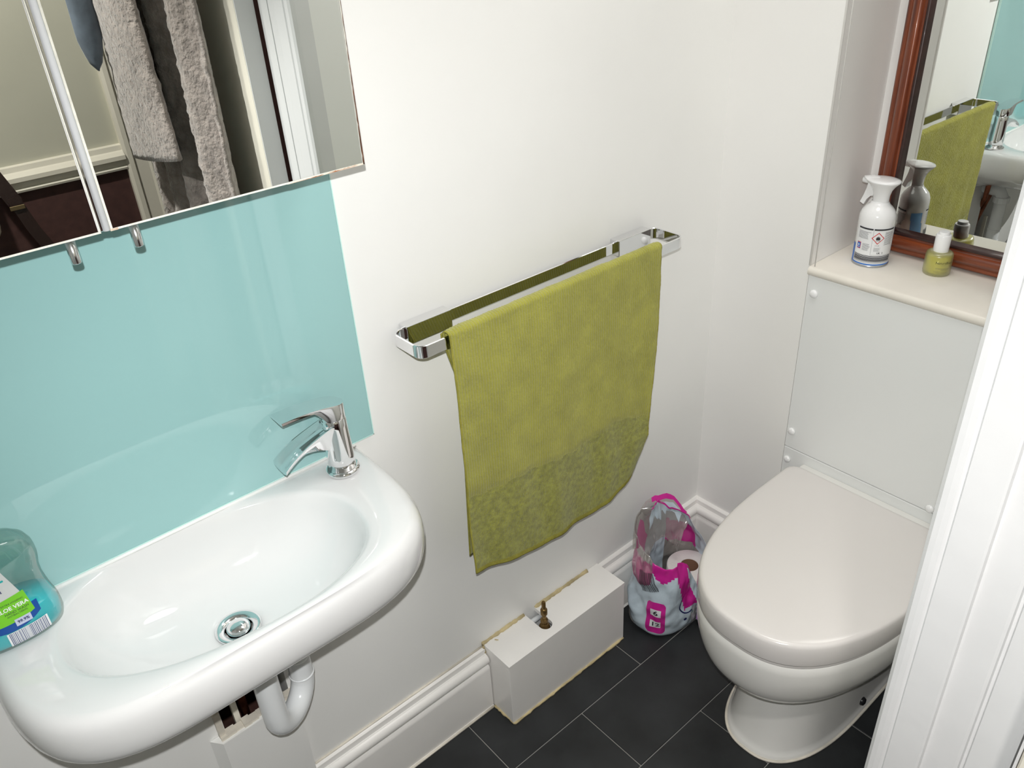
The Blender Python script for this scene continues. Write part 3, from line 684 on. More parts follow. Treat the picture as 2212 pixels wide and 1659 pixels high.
roll(-0.160, -0.110, 0.004, 0.112, 'white toilet roll poking out of the torn pack with its core showing')
r2 = roll(-0.262, -0.084, 0.004, 0.106, 'white toilet roll wrapped deep inside the left of the torn pack')
bag = empty('toilet_roll_pack', (-0.22, -0.095, 0)); tag(bag, 'torn pale blue and pink plastic toilet roll pack in the corner', 'packaging')
BCX, BCY = -0.212, -0.098
def bagpt(u, v):
    """u angle 0..1 (0 = +x, goes counter-clockwise), v 0..1 bottom to rim"""
    a = 2 * PI * u; c, s = math.cos(a), math.sin(a)
    rx, ry = 0.106, 0.070
    # footprint stadium
    p = 2.6; r = ((abs(c) / rx) ** p + (abs(s) / ry) ** p) ** (-1 / p)
    # rim height by angle
    deg = (u * 360) % 360
    H = np.interp(deg, [0, 40, 75, 100, 140, 165, 190, 215, 235, 255, 275, 290, 310, 335, 360], [0.236, 0.262, 0.292, 0.308, 0.272, 0.238, 0.215, 0.200, 0.200, 0.185, 0.120, 0.074, 0.066, 0.130, 0.236])
    z = 0.002 + H * v
    wr = noise.noise(Vector((c * 2.2, s * 2.2, z * 16))) * 0.010 + noise.noise(Vector((c * 6, s * 6, z * 40))) * 0.0045
    belly = 1.0 + 0.05 * math.sin(min(z / 0.11, 1) * PI) - 0.06 * (1 - min(z / 0.02, 1)) ** 2
    topf = 1.0 - 0.30 * max(0, (z - 0.12)) / 0.1 * (0.5 if 150 < deg < 230 else 1) if z > 0.12 else 1.0
    if 120 < deg < 215 and z > 0.11: topf = 1.0 - 0.12 * (z - 0.11) / 0.1
    rr_ = r * belly * topf + wr * min(1, z / 0.03)
    x = BCX + c * rr_; y = BCY + s * rr_ + 0.10 * max(0, z - 0.15) * (1 if s > 0.2 else 0.5)
    y = min(y, -0.0035 if z > 0.172 else -0.026); x = min(x, -0.030)
    return Vector((x, y, z)), z, deg, v * H


NU, NV = 150, 44
BV = []; BZ = []
for j in range(NV + 1):
    for i in range(NU):
        p, z, dg_, _ = bagpt(i / NU, j / NV); BV.append(p)
BF, BM = [], []
for j in range(NV):
    for i in range(NU):
        k = (i + 1) % NU
        BF.append((j * NU + i, j * NU + k, (j + 1) * NU + k, (j + 1) * NU + i))
        dg_ = (i + .5) / NU * 360; p, z, _, h_ = bagpt((i + .5) / NU, (j + .5) / NV); Hh = h_ / ((j + .5) / NV); top = Hh - h_
        m_ = 0
        if top < 0.008 and dg_ < 262: m_ = 1
        if 192 < dg_ < 246 and top < 0.030 + 0.010 * math.sin((dg_ - 192) * .12): m_ = 1
        if 228 < dg_ < 252 + 22 * max(0, (0.16 - z)) / 0.1 and dg_ > 228 + 150 * (0.17 - z) and z > 0.070: m_ = 1
        if 8 < dg_ < 52 and 0.045 < top < 0.125: m_ = 1
        if 0 <= dg_ < 52 and top >= 0.125: m_ = 3
        if 120 < dg_ < 192 and z > 0.155 + 0.012 * math.sin(dg_ * .1): m_ = 3 if dg_ < 140 or z > 0.205 else 4
        if 262 < dg_ < 318 and z < 0.060: m_ = 2
        BM.append(m_)
bf = obj('printed_film', (BV, BF), [BAGB, BAGP, BAGW, BAGC, BAGPC], bag, True, fm=BM)
sd = bf.modifiers.new('s', 'SOLIDIFY'); sd.thickness = 0.0006
bottom = [bagpt(i / NU, 0)[0] for i in range(NU)]
obj('pack_base', (bottom, [tuple(range(NU - 1, -1, -1))]), BAGB, bag)
# loose lobe of clear and pink film over the top, folded back
fl_v = []
for j in range(15):
    for i in range(23):
        s, t = i / 22, j / 14
        a = math.radians(150 - 150 * s); R0 = 0.098 - 0.05 * t
        x = -0.222 + R0 * math.cos(a) * 0.95; y = -0.085 + 0.06 * math.sin(a) * (1 - .5 * t); z = 0.222 + 0.075 * math.sin(PI * min(1, s * 1.05)) * (1 - 0.4 * t) - 0.075 * t * t
        nz_ = noise.noise(Vector((x * 45, y * 45, z * 45))) * 0.010
        fl_v.append((min(x + nz_, -0.03), min(y + nz_ * .5, -0.006), z + nz_))
ff = []; fmm = []
for j in range(14):
    for i in range(22):
        ff.append((j * 23 + i, j * 23 + i + 1, (j + 1) * 23 + i + 1, (j + 1) * 23 + i)); fmm.append(1 if (i < 5 and 2 < j < 10) else (2 if (j < 2 and 9 < i < 20) else (3 if 12 < i < 19 and 2 < j < 7 else 0)))
obj('folded_flap', (fl_v, ff), [BAGC, BAGPC, BAGP, BAGB], bag, True, fm=fmm)


def bagsurf(u0, v0, off=0.0012):
    """decal mapping: metres along the front (u) and height (v) -> point just outside the film"""
    def fn(u, v):
        z = max(0.004, v0 + v); uu = (u0 + u / 0.52) % 1.0
        H = bagpt(uu, 1)[3]; p = bagpt(uu, min(1, z / H))[0]
        n = Vector((p.x - BCX, (p.y - BCY) * 1.8, 0)).normalized()
        return tuple(p + n * off)
    return fn


def sheet(u0, u1, v0, v1, nx=14, ny=10, cut=None):
    V = []; F = []
    for i in range(nx + 1):
        for j in range(ny + 1):
            s = i / nx; t = j / ny; a, b = u0 + (u1 - u0) * s, v0 + (v1 - v0) * t
            if cut: a, b = cut(a, b, s, t)
            V.append((a, b))
    for i in range(nx):
        for j in range(ny):
            k = i * (ny + 1) + j; F.append((k, k + ny + 1, k + ny + 2, k + 1))
    return V, F
BU = 0.558
decal('pink_badge', bagsurf(BU, 0.066, 0.0020), [sheet(-0.0175, 0.0175, -0.050, 0.044, 10, 24, cut=lambda a, b, s, t: (a * (1 - 0.25 * max(0, abs(2 * t - 1) - .88) / .12), b))], BAGP, bag)
decal('number_patch', bagsurf(BU, 0.066, 0.0032), [sheet(-0.0095, 0.0095, 0.006, 0.026, 5, 6), sheet(-0.0095, 0.0095, -0.030, -0.010, 5, 6)], LABELW, bag)
decal('number_text', bagsurf(BU, 0.066, 0.0042), [place2(text_mesh('6', 0.018, True), 0, 0.016), place2(text_mesh('12', 0.016, True), 0, -0.020), place2(text_mesh('=', 0.007), 0, -0.0020)], INK, bag)
bars = []
rb2 = random.Random(7); u_ = -0.016
while u_ < 0.016:
    w_ = rb2.choice([0.0005, 0.0009, 0.0014]); bars.append(sheet(u_, u_ + w_, -0.024, 0.024, 1, 10)); u_ += w_ + rb2.choice([0.0006, 0.001])
decal('barcode', bagsurf(0.520, 0.158, 0.0026), [place2(b_, 0, 0, 0.3) for b_ in bars], INK, bag)
decal('small_print', bagsurf(0.735, 0.036, 0.0026), lines2(-0.022, 0.030, -0.026, 0.004, 9, seed=3), GREYI, bag)
decal('plus_text', bagsurf(0.795, 0.050, 0.0028), [place2(text_mesh('plus', 0.022, True), 0, 0, 0.15)], NAVY, bag)
arc = []
for i in range(14):
    a0, a1 = math.radians(120 + 12 * i), math.radians(132 + 12 * i)
    arc.append(([(0.030 * math.cos(a0), 0.030 * math.sin(a0)), (0.027 * math.cos(a0), 0.027 * math.sin(a0)), (0.027 * math.cos(a1), 0.027 * math.sin(a1)), (0.030 * math.cos(a1), 0.030 * math.sin(a1))], [(0, 1, 2, 3)]))
decal('navy_arc', bagsurf(0.700, 0.088, 0.0028), arc, NAVY, bag)
dots = []
for cu_, cv_ in ((-0.008, 0.0),):
    dots.append(([(cu_ + 0.0042 * math.cos(2 * PI * i / 14), cv_ + 0.0042 * math.sin(2 * PI * i / 14)) for i in range(14)], [tuple(range(14))]))
decal('navy_dot', bagsurf(0.690, 0.046, 0.0028), dots, NAVY, bag)
decal('teal_dot', bagsurf(0.725, 0.050, 0.0028), [([(0.0042 * math.cos(2 * PI * i / 14), 0.0042 * math.sin(2 * PI * i / 14)) for i in range(14)], [tuple(range(14))])], TEALINK, bag)
lc_ = tag(obj('lilac_card', ([(-0.200, -0.185, 0.004), (-0.150, -0.195, 0.004), (-0.110, -0.180, 0.005), (-0.105, -0.150, 0.03), (-0.140, -0.152, 0.075), (-0.195, -0.168, 0.055), (-0.215, -0.180, 0.025)] +
    [(x + .001, y + 0.0015, z) for x, y, z in [(-0.200, -0.185, 0.004), (-0.150, -0.195, 0.004), (-0.110, -0.180, 0.005), (-0.105, -0.150, 0.03), (-0.140, -0.152, 0.075), (-0.195, -0.168, 0.055), (-0.215, -0.180, 0.025)]],
    [(0, 1, 2, 3, 4, 5, 6), (13, 12, 11, 10, 9, 8, 7)] + [(i, i + 7, (i + 1) % 7 + 7, (i + 1) % 7) for i in range(7)]), LILAC), 'lilac plastic packet between the roll pack and the toilet', 'packet')

# ================================================================ FRAMED MIRROR IN THE RECESS
fm_ = empty('framed_mirror', (0.17, -0.46, 0.859)); tag(fm_, 'dark red wood framed mirror standing on the shelf', 'mirror')
# profile (distance inward from the outer edge, x)
prof = [(0.0, 0.1805), (0.0, 0.166), (0.003, 0.160), (0.007, 0.1575), (0.011, 0.158), (0.0145, 0.154), (0.019, 0.1485), (0.024, 0.1455), (0.029, 0.1455), (0.033, 0.148), (0.0355, 0.1515), (0.038, 0.1520), (0.041, 0.1495), (0.044, 0.1490), (0.047, 0.1515), (0.050, 0.1570), (0.052, 0.1590), (0.052, 0.1800)]
FY0, FY1, FZ0, FZ1 = -0.675, -0.242, 0.8595, 1.62
def rail(p0, p1, inw0, inw1, m, nm, dark=True):
    """mitred rail between outer corners p0,p1 (y,z); inw = inward direction at each end"""
    for nm2, pr, mm in ((nm, prof[:13], m), ):
        pass
    R0 = [(x, p0[0] + inw0[0] * d_, p0[1] + inw0[1] * d_) for d_, x in prof]; R1 = [(x, p1[0] + inw1[0] * d_, p1[1] + inw1[1] * d_) for d_, x in prof]
    n = len(prof); V = R0 + R1; F = [(i, (i + 1) % n, (i + 1) % n + n, i + n) for i in range(n)] + [tuple(range(n - 1, -1, -1)), tuple(range(n, 2 * n))]
    fmx = [1 if i >= 12 and i < n - 1 else 0 for i in range(n)] + [0, 0]
    return obj(nm, (V, F), [m, WOODD], fm_, True, fm=fmx, auto=55)
rail((FY1, FZ0), (FY1, FZ1), (-1, 1), (-1, -1), WOOD, 'frame_rail')
rail((FY0, FZ0), (FY0, FZ1), (1, 1), (1, -1), WOOD, 'frame_rail')
rail((FY0, FZ0), (FY1, FZ0), (1, 1), (-1, 1), WOODH, 'frame_rail')
rail((FY0, FZ1), (FY1, FZ1), (1, -1), (-1, -1), WOODH, 'frame_rail')
a0, a1, b0, b1 = FY0 + 0.050, FY1 - 0.050, FZ0 + 0.050, FZ1 - 0.050; bw, bd = 0.021, 0.0017
mx = 0.1575
mv = [(mx + bd, a0, b0), (mx + bd, a1, b0), (mx + bd, a1, b1), (mx + bd, a0, b1), (mx, a0 + bw, b0 + bw), (mx, a1 - bw, b0 + bw), (mx, a1 - bw, b1 - bw), (mx, a0 + bw, b1 - bw)]
obj('mirror_pane', (mv, [(4, 5, 6, 7), (0, 1, 5, 4), (1, 2, 6, 5), (2, 3, 7, 6), (3, 0, 4, 7)]), MIRROR, fm_)
obj('backing', box(0.1600, 0.1650, a0, a1, b0, b1), WOODD, fm_)

# ================================================================ AIR FRESHENER
SZ = 0.8592
ax, ay, ar = 0.092, -0.291, 0.0325
fa = math.atan2(-0.975 - ay, -1.367 - ax)           # the side that faces the doorway
af = empty('spray_can', (ax, ay, SZ)); tag(af, 'white trigger spray can with a flame hazard label on the shelf', 'spray can')
obj('can', lathe([(0.0300, 0.0), (ar, 0.002), (ar, 0.088), (0.0318, 0.096), (0.0285, 0.104), (0.0225, 0.111), (0.0172, 0.116), (0.0155, 0.120)], (ax, ay, SZ), 48), WHITEPL, af, True)
obj('tin_rim', lathe([(0.0306, -0.0003), (0.0334, 0.0005), (0.0334, 0.0028), (0.0326, 0.0036)], (ax, ay, SZ), 48), TINM, af, True)
# trigger cap: flared oval top with a nozzle beak towards the side wall
def cap():
    rows = []
    for r, h, ex in ((0.0158, 0.116, 0), (0.0152, 0.124, 0), (0.0155, 0.132, 0.001), (0.0180, 0.142, 0.003), (0.0235, 0.150, 0.005), (0.0290, 0.1555, 0.008), (0.0310, 0.158, 0.009), (0.0300, 0.1600, 0.009), (0.022, 0.1620, 0.006), (0.008, 0.1628, 0.002)):
        rw = []
        for j in range(40):
            a = 2 * PI * j / 40; c, s = math.cos(a), math.sin(a); rr3 = r
            beak = max(0, s) ** 6
            rw.append((ax + rr3 * c * 0.82, ay + rr3 * s * (1.0 if s < 0 else 0.92) + beak * ex * 1.1, SZ + h + (0.0015 if beak > .3 and h > .14 else 0)))
        rows.append(rw)
    return loft(rows, True, True)
obj('trigger_cap', cap(), WHITEPL, af, True)
obj('nozzle', lathe([(0.0052, 0), (0.0058, 0.004), (0.0058, 0.012), (0.0040, 0.0125)], (ax, ay + 0.0265, SZ + 0.1535), 16, True, True, 'y'), WHITEPL, af, True)
tp = [(ay + 0.013, 0.151), (ay + 0.026, 0.151), (ay + 0.0275, 0.140), (ay + 0.0310, 0.127), (ay + 0.0360, 0.113), (ay + 0.0285, 0.1095), (ay + 0.0240, 0.120), (ay + 0.0180, 0.127), (ay + 0.0130, 0.129)]
obj('trigger', merge(([(ax - 0.0065, y, SZ + z) for y, z in tp] + [(ax + 0.0065, y, SZ + z) for y, z in tp], [tuple(range(9)), tuple(range(17, 8, -1))] + [(i, i + 9, (i + 1) % 9 + 9, (i + 1) % 9) for i in range(9)])), WHITEPL, af)


def cansurf(off, r=ar, cx=ax, cy=ay, z0=SZ, a0=None, rot=0.0):
    A = fa if a0 is None else a0
    return lambda u, v: (cx + (r + off) * math.cos(A + u / r + rot), cy + (r + off) * math.sin(A + u / r + rot), z0 + v)


R_ = 0.18
decal('label_sheet', cansurf(0.0002, rot=R_), [rect2(-0.042, 0.042, 0.006, 0.078, 30)], LABELW, af)
decal('blue_band', cansurf(0.0004, rot=R_), [rect2(-0.072, 0.072, 0.0045, 0.0068, 44), rect2(-0.055, -0.0425, 0.005, 0.040, 8)], BRIGHTB, af)
decal('header_bars', cansurf(0.0005, rot=R_), [rect2(-0.037, -0.0085, 0.0735, 0.0765, 10), rect2(-0.0065, 0.034, 0.0735, 0.0765, 14)], INK, af)
pr_ = lines2(-0.036, -0.011, 0.0555, 0.0705, 7, seed=5) + lines2(-0.024, -0.010, 0.033, 0.047, 7, seed=6) + lines2(0.014, 0.032, 0.045, 0.071, 13, seed=7) + lines2(-0.003, 0.009, 0.0330, 0.041, 5, seed=8)
pr_ += [rect2(-0.040, 0.036, 0.0088 + i * 0.0017, 0.0088 + i * 0.0017 + (0.0011 if i > 3 else 0.0005), 20) for i in range(9)] + [rect2(-0.0075, -0.0072, 0.025, 0.0765, 1), rect2(-0.0075, 0.030, 0.0250, 0.0253, 8)]
decal('small_print', cansurf(0.0005, rot=R_), pr_, GREYI, af)
decal('bar_lines', cansurf(0.0006, rot=R_), [rect2(-0.040, 0.034, 0.0118 + i * 0.0014, 0.0118 + i * 0.0014 + 0.0008, 20) for i in range(6)], INK, af)
dm = 0.0115; dcx, dcy = 0.002, 0.0585
q1 = [(dcx, dcy + dm), (dcx - dm, dcy), (dcx, dcy - dm), (dcx + dm, dcy)]; q2 = [(dcx, dcy + dm * .84), (dcx - dm * .84, dcy), (dcx, dcy - dm * .84), (dcx + dm * .84, dcy)]
decal('hazard_diamond', cansurf(0.0007, rot=R_), [(q1 + q2, [(i, (i + 1) % 4, (i + 1) % 4 + 4, i + 4) for i in range(4)])], REDI, af)
flm = [(-0.0035, -0.004), (-0.0045, 0.0), (-0.003, 0.002), (-0.0025, 0.0045), (-0.001, 0.002), (0.0005, 0.006), (0.0015, 0.002), (0.003, 0.004), (0.0035, 0.001), (0.0048, -0.001), (0.0035, -0.004)]
decal('flame_symbol', cansurf(0.0008, rot=R_), [([(dcx + a * .85, dcy + b * .85) for a, b in flm], [tuple(range(11))]), rect2(dcx - 0.004, dcx + 0.004, dcy - 0.0052, dcy - 0.0046, 2)], INK, af)
decal('shop_badge', cansurf(0.0007, rot=R_), [rect2(-0.0355, -0.0275, 0.034, 0.047, 4)], REDI, af)
decal('badge_centre', cansurf(0.0009, rot=R_), [rect2(-0.0348, -0.0282, 0.0352, 0.0458, 4)], BRIGHTB, af)
decal('badge_text', cansurf(0.0011, rot=R_), [place2(text_mesh('ALDI', 0.0028, True), -0.0315, 0.0375), ([(-0.0335, 0.040), (-0.0295, 0.040), (-0.0315, 0.0445)], [(0, 1, 2)])], LABELW, af)
decal('label_text', cansurf(0.0008, rot=R_), [place2(text_mesh('UK', 0.0045, True), 0.0065, 0.0292), place2(text_mesh('3', 0.0055), 0.0135, 0.0292), place2(text_mesh('DANGER', 0.0020), 0.002, 0.0440)], INK, af)

decal('back_blue', cansurf(0.0004, rot=PI - 0.6), [rect2(-0.034, -0.012, 0.010, 0.072, 12)], mat('sky_blue', (0.18, 0.42, 0.80), 0.3), af)
decal('back_header', cansurf(0.0006, rot=PI - 0.6), [rect2(0.002, 0.030, 0.0735, 0.0765, 12)], INK, af)
decal('back_print', cansurf(0.0006, rot=PI - 0.6), lines2(0.004, 0.028, 0.040, 0.070, 12, seed=17), GREYI, af)

# ================================================================ SERUM BOTTLE
sx_, sy_ = 0.121, -0.405
se = empty('oil_bottle', (sx_, sy_, SZ)); tag(se, 'small yellow oil bottle with white pump cap on the shelf', 'bottle')
obj('glass_body', lathe([(0.0205, 0.0), (0.0228, 0.0015), (0.0236, 0.006), (0.0234, 0.036), (0.0222, 0.0405), (0.0185, 0.0430), (0.0130, 0.0438)], (sx_, sy_, SZ), 40), FROST, se, True)
obj('oil', lathe([(0.0190, 0.004), (0.0205, 0.007), (0.0205, 0.0325), (0.020, 0.0328)], (sx_, sy_, SZ), 36), OIL, se, True)
obj('cap', lathe([(0.0132, 0.0430), (0.0132, 0.0725), (0.0122, 0.0742), (0.0095, 0.0745), (0.0095, 0.0785), (0.0086, 0.0798), (0.002, 0.0800)], (sx_, sy_, SZ), 36), WHITEPL, se, True, auto=50)
sa = math.atan2(-0.975 - sy_, -1.367 - sx_)
decal('brand_text', cansurf(0.0004, 0.0236, sx_, sy_, SZ, sa, 0.42), [place2(text_mesh('NaturaBiss\u00e9', 0.0062), 0.002, 0.0275)], INK, se)
decal('small_print', cansurf(0.0004, 0.0236, sx_, sy_, SZ, sa, 0.42), [rect2(-0.012, 0.013, 0.0165, 0.0170, 6), rect2(-0.003, 0.012, 0.0140, 0.0145, 4), rect2(-0.014, 0.011, 0.0105, 0.0109, 6), rect2(-0.010, 0.010, 0.0082, 0.0086, 6), rect2(-0.004, 0.006, 0.0232, 0.0235, 4)], GREYI, se)

# ================================================================ JAR WITH BLACK LID
jx, jy = 0.088, -0.545
jr = empty('glass_jar', (jx, jy, SZ)); tag(jr, 'clear glass bottle with wide black lid, mostly hidden behind the door frame', 'bottle')
obj('glass_body', lathe([(0.0165, 0.0), (0.018, 0.002), (0.018, 0.058), (0.0165, 0.063)], (jx, jy, SZ), 32), CLEARG, jr, True)
obj('silver_base', lathe([(0.0182, 0.0), (0.0186, 0.001), (0.0186, 0.010), (0.0182, 0.011)], (jx, jy, SZ), 32), CHROMEB, jr, True)
obj('contents', lathe([(0.0155, 0.012), (0.0158, 0.014), (0.0158, 0.044), (0.0150, 0.045)], (jx, jy, SZ), 28), mat('white_salts', (0.72, 0.78, 0.77), 0.6, bump=0.5, bscale=200), jr, True)
obj('lid', lathe([(0.0165, 0.060), (0.0170, 0.062), (0.0170, 0.074), (0.0235, 0.075), (0.0240, 0.077), (0.0240, 0.081), (0.0225, 0.0825)], (jx, jy, SZ), 36), BLACK, jr, True)

# ================================================================ HAND WASH
hx, hy, hz = -1.398, -0.050, 0.7855
hwb = empty('hand_wash_bottle', (hx, hy, hz)); tag(hwb, 'teal aloe vera hand wash pump bottle on the basin corner', 'bottle')
hp = [(0.0480, 0.0280, 0.0), (0.0520, 0.0320, 0.003), (0.0545, 0.0345, 0.012), (0.0545, 0.0345, 0.026), (0.0515, 0.0325, 0.040), (0.0500, 0.0290, 0.052), (0.0485, 0.0265, 0.066), (0.0490, 0.0260, 0.082), (0.0525, 0.0265, 0.098), (0.0525, 0.0265, 0.110), (0.0480, 0.0255, 0.122), (0.0370, 0.0220, 0.131), (0.0200, 0.0165, 0.136), (0.0125, 0.0125, 0.139), (0.0125, 0.0125, 0.148)]
def hrad(z):
    return np.interp(z, [p[2] for p in hp], [p[0] for p in hp]), np.interp(z, [p[2] for p in hp], [p[1] for p in hp])
def hsup(a, rx, ry, z, n=2.5):
    c, s = math.cos(a), math.sin(a); return (hx + rx * math.copysign(abs(c) ** (2 / n), c), hy + ry * math.copysign(abs(s) ** (2 / n), s), hz + z)
zz = [0.0] + [0.003 * i for i in range(1, 50)]
obj('shell', loft([[hsup(2 * PI * j / 48, *hrad(z), z) for j in range(48)] for z in zz], True, True), SOAPS, hwb, True)
obj('soap', loft([[hsup(2 * PI * j / 48, hrad(z)[0] - 0.0018, hrad(z)[1] - 0.0018, z + 0.002) for j in range(48)] for z in [0.0, 0.003, 0.008, 0.014, 0.020, 0.026, 0.032, 0.038, 0.0385]], True, True), SOAPL, hwb, True)
obj('dip_tube', tube([(hx, hy, hz + 0.005), (hx, hy, hz + 0.14)], 0.0025, 8), WHITEPL, hwb, True)
pu = obj('pump', lathe([(0.0155, 0.146), (0.0155, 0.164), (0.0100, 0.167), (0.0050, 0.168), (0.0050, 0.186), (0.0105, 0.187), (0.0110, 0.197), (0.0085, 0.200)], (hx, hy, hz), 24), TEALPL, hwb, True, auto=50)
obj('nozzle', tube([(hx, hy, hz + 0.192), (hx + 0.020, hy, hz + 0.194), (hx + 0.034, hy - 0.002, hz + 0.191), (hx + 0.041, hy - 0.003, hz + 0.186)], [0.0065, 0.006, 0.0052, 0.0045], 12), TEALPL, pu, True)
def hsurf(off):
    def fn(u, v):
        rx, ry = hrad(v); rx += off; ry += off; t = max(-0.97, min(0.97, u / rx)); n = 2.5
        return (hx + u, hy - ry * (1 - abs(t) ** n) ** (1 / n), hz + v)
    return fn
def sheet(u0, u1, v0, v1, nx=14, ny=10, cut=None):
    V = []; F = []
    for i in range(nx + 1):
        for j in range(ny + 1):
            s = i / nx; t = j / ny; a, b = u0 + (u1 - u0) * s, v0 + (v1 - v0) * t
            if cut: a, b = cut(a, b, s, t)
            V.append((a, b))
    for i in range(nx):
        for j in range(ny):
            k = i * (ny + 1) + j; F.append((k, k + ny + 1, k + ny + 2, k + 1))
    return V, F
decal('label_clear', hsurf(0.0005), [sheet(-0.036, 0.009, 0.064, 0.112, cut=lambda a, b, s, t: (a + 0.012 * (1 - t) * s, b))], mat('label_film_grey', (0.55, 0.57, 0.56), 0.3), hwb)
decal('label_blue', hsurf(0.0006), [sheet(-0.034, 0.031, 0.036, 0.050, cut=lambda a, b, s, t: (a, b - 0.009 * (1 - (2 * s - 1) ** 2) * (1 - t)))], BLUEL, hwb)
decal('label_green', hsurf(0.0009), [sheet(-0.036, 0.026, 0.041, 0.066, cut=lambda a, b, s, t: (a - 0.003 * t * s, b + 0.006 * t * (s - .5) - 0.004 * (1 - t) * (1 - (2 * s - 1) ** 2)))], GREENL, hwb)
decal('label_title', hsurf(0.0013), [place2(text_mesh('ALOE VERA', 0.0066, True), 0.0065, 0.0545)], LABELW, hwb)
decal('label_text', hsurf(0.0013), [place2(text_mesh('HAND WASH', 0.0042), 0.0095, 0.0492), place2(text_mesh('ANTIBACTERIAL', 0.0030), 0.009, 0.0458), place2(text_mesh('EXTRA HYGIENIC', 0.0030), 0.0085, 0.0605)], INK, hwb)
decal('brand_text', hsurf(0.0013), [place2(text_mesh('Lacura', 0.0100), -0.0090, 0.0800)], NAVY, hwb)
decal('brand_strip', hsurf(0.0012), [sheet(-0.034, 0.010, 0.0905, 0.0930)], TEALINK, hwb)
decal('claim_patch', hsurf(0.0014), [sheet(0.003, 0.020, 0.0315, 0.0405)], mat('label_lilac', (0.5, 0.53, 0.68), 0.3), hwb)
decal('claim_text', hsurf(0.0018), [place2(text_mesh('99.9%', 0.0052, True), 0.0115, 0.0362)], NAVY, hwb)
decal('barcode_patch', hsurf(0.0009), [sheet(-0.010, 0.034, 0.0075, 0.0265)], LABELW, hwb)
bars = []; u_ = -0.008
while u_ < 0.0315:
    w_ = rb2.choice([0.0003, 0.0006, 0.0009]); bars.append(sheet(u_, u_ + w_, 0.0078, 0.0262, 1, 5)); u_ += w_ + rb2.choice([0.0006, 0.0009])
decal('barcode_bars', hsurf(0.0013), bars, mat('barcode_ink', (0.12, 0.14, 0.25), 0.4), hwb)

# ================================================================ HALLWAY THINGS SEEN IN THE MIRROR
def cloth(name, y0, y1, z0, z1, xb, folds, amp, m, parent=None, ny=60, nz=70, bot=0.0, fur=0.004, taper=0.0, label=None):
    V = []; F = []
    for j in range(nz + 1):
        t = j / nz
        for i in range(ny + 1):
            s = i / ny
            z = z1 + (z0 - z1) * t
            if t > 0.9: z += bot * (2 * s - 1) ** 2 * (t - 0.9) * 10
            c = (y0 + y1) / 2; hw_ = (y1 - y0) / 2 * (1 - taper * (1 - t))
            y = c + hw_ * (2 * s - 1)
            x = xb - amp * (0.5 + 0.5 * math.sin(s * folds * 2 * PI + t * 0.8)) * (0.4 + 0.6 * t) - 0.012 * math.sin(PI * s)
            p = Vector((x, y, z)); f_ = noise.noise(p * 90) * fur + noise.noise(p * 220) * fur * .6
            V.append((x - abs(f_) - f_, y + f_ * .5, z + f_ * .4))
    for j in range(nz):
        for i in range(ny):
            k = j * (ny + 1) + i; F.append((k, k + 1, k + ny + 2, k + ny + 1))
    o = obj(name, (V, F), m, parent, True); s_ = o.modifiers.new('s', 'SOLIDIFY'); s_.thickness = 0.008; s_.offset = 1; return o


rob = empty('bath_robe', (-0.70, -1.17, 0.5)); tag(rob, 'fluffy grey-brown bath robe hanging on the hallway door', 'robe')
cloth('robe_body', -1.40, -0.945, 0.45, 1.66, -0.712, 4.0, 0.045, FUR, rob, 90, 120)
slv = []
for j in range(41):
    t = j / 40; z = 1.66 - 0.60 * t
    cyv = -1.185 - 0.005 * t; rad_y = 0.085 + 0.065 * t if t < .9 else 0.15; rad_x = 0.022
    rw = []
    for i in range(48):
        a = 2 * PI * i / 48; p = Vector((-0.795 + rad_x * math.cos(a), cyv - .02 + rad_y * math.sin(a), z - (0.02 * (1 - math.sin(a)) if t > .9 else 0)))
        f_ = noise.noise(p * 90) * 0.006 + noise.noise(p * 200) * 0.003; rw.append((p.x + math.cos(a) * f_, p.y + math.sin(a) * f_, p.z + f_ * .5))
    slv.append(rw)
obj('sleeve', loft(slv, True, True), FUR, rob, True)
obj('hanging_loop', tube([(-0.745, -1.2, 1.66), (-0.748, -1.2, 1.705), (-0.742, -1.2, 1.71)], 0.004, 8), FUR, rob, True)
bc = []
for j in range(31):
    t = j / 30; z = 1.70 - 0.475 * t
    hw_ = 0.026 if t < 0.86 else 0.026 * math.sqrt(max(0.0006, (1 - t) / 0.14)); cx_ = -0.828 - 0.010 * t
    bc.append([(cx_ - hw_, -1.300, z), (cx_ - hw_ * .5, -1.296 + 0.004 * math.sin(t * 9), z), (cx_ + hw_ * .4, -1.292, z), (cx_ + hw_, -1.298, z), (cx_ + hw_, -1.302, z), (cx_, -1.306, z), (cx_ - hw_, -1.303, z)])
tag(obj('blue_belt', loft(bc, True, True), BLUEC, smooth=True), 'pointed blue-grey cloth hanging beside the robe in the mirror', 'cloth')
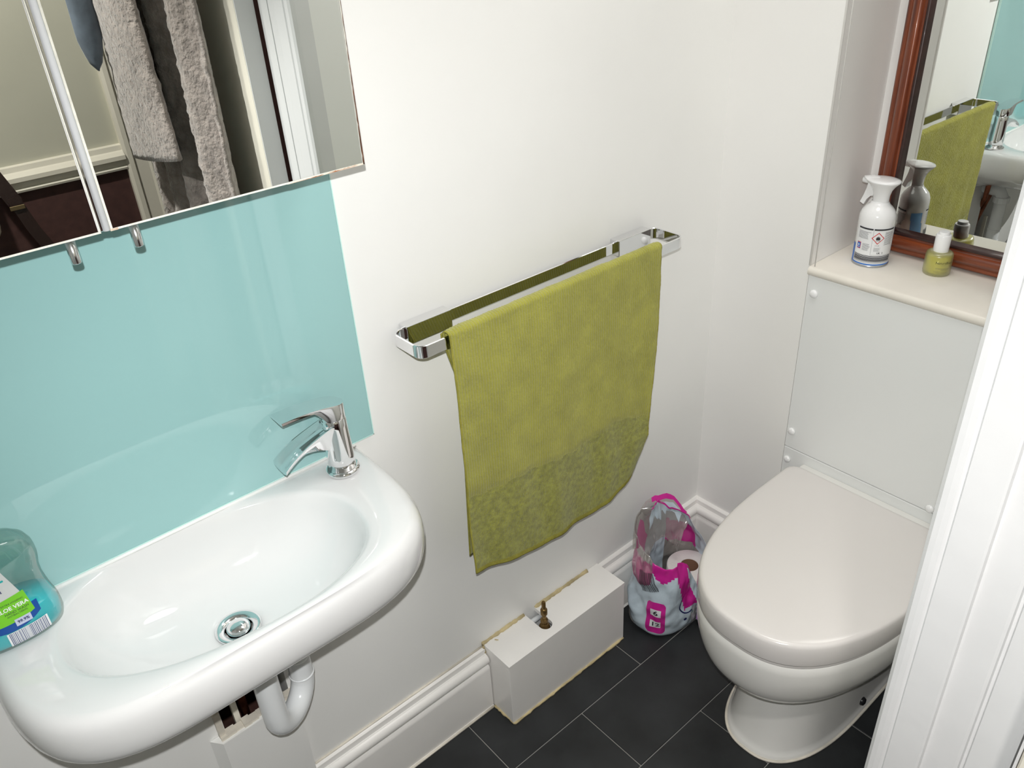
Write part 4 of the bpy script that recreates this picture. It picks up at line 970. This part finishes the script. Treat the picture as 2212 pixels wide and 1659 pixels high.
# bag hung on a hook on the hall wall
hb_ = empty('shoulder_bag', (-0.95, -1.90, 0.3)); tag(hb_, 'dark brown leather bag strap seen in the cabinet mirror', 'bag')
def strap(pts, w_, m, nm):
    rows = []
    for i, p in enumerate(pts):
        a = Vector(pts[max(i - 1, 0)]); b = Vector(pts[min(i + 1, len(pts) - 1)]); t = (b - a).normalized(); n = Vector((0, 1, 0)); s = t.cross(n).normalized(); p = Vector(p)
        rows.append([p - s * w_ - n * .002, p + s * w_ - n * .002, p + s * w_ + n * .002, p - s * w_ + n * .002])
    return obj(nm, loft(rows, True, True), m, hb_)
strap([(-1.13, -1.905, 1.30), (-1.09, -1.895, 1.10), (-1.035, -1.88, 0.94), (-1.005, -1.875, 0.85)], 0.020, LEATH, 'strap')
strap([(-1.010, -1.870, 0.87), (-0.985, -1.868, 0.77), (-0.945, -1.866, 0.66), (-0.925, -1.866, 0.60)], 0.016, LEATH, 'strap')
strap([(-1.13, -1.905, 1.30), (-1.20, -1.895, 1.10), (-1.30, -1.87, 0.60)], 0.016, LEATH, 'strap')
obj('buckle', bbox(-1.026, -0.988, -1.866, -1.861, 0.836, 0.848, 0.001, 1), mat('dull_brass', (0.2, 0.15, 0.08), 0.4, metal=.8), hb_)
obj('bag_body', bbox(-1.33, -0.91, -1.905, -1.82, 0.28, 0.60, 0.02, 3), LEATH, hb_, True)
obj('wall_hook', lathe([(0.012, 0), (0.012, 0.004), (0.005, 0.006), (0.005, 0.035), (0.009, 0.038)], (-1.13, YH, 1.305), 12, True, True, 'y'), CHROMEB, hb_)
kn = []
for j in range(25):
    t = j / 24; z = 1.22 - 0.475 * t; w_ = 0.045 * (1 if t < .9 else math.sqrt(max(.03, (1 - t) / .1)))
    kn.append([(-1.105 + w_ * math.cos(a), -1.86 + 0.018 * math.sin(a) + 0.003 * math.sin(t * 90), z) for a in [2 * PI * i / 20 for i in range(20)]])
tag(obj('knitted_scarf', loft(kn, True, True), KNIT, smooth=True), 'cream ribbed knitted scarf end at the edge of the cabinet mirror', 'scarf')

hb_.location.y += 0.022
# added bodies for the two fill lights, out of view
for nm, loc, rad, lab in (('room_fill_body', (-0.40, -0.40, 2.35), 0.16, 'round white body added for the toilet room fill light, unseen'), ('hall_fill_body', (-1.35, -1.20, 2.35), 0.12, 'round white body added for the hallway fill light, unseen')):
    c_ = tag(obj(nm, lathe([(rad, 0), (rad, -0.010), (rad * .9, -0.022), (rad * .5, -0.030), (0.002, -0.032)], loc, 32), WHITEPL, smooth=True), lab, 'added lamp')
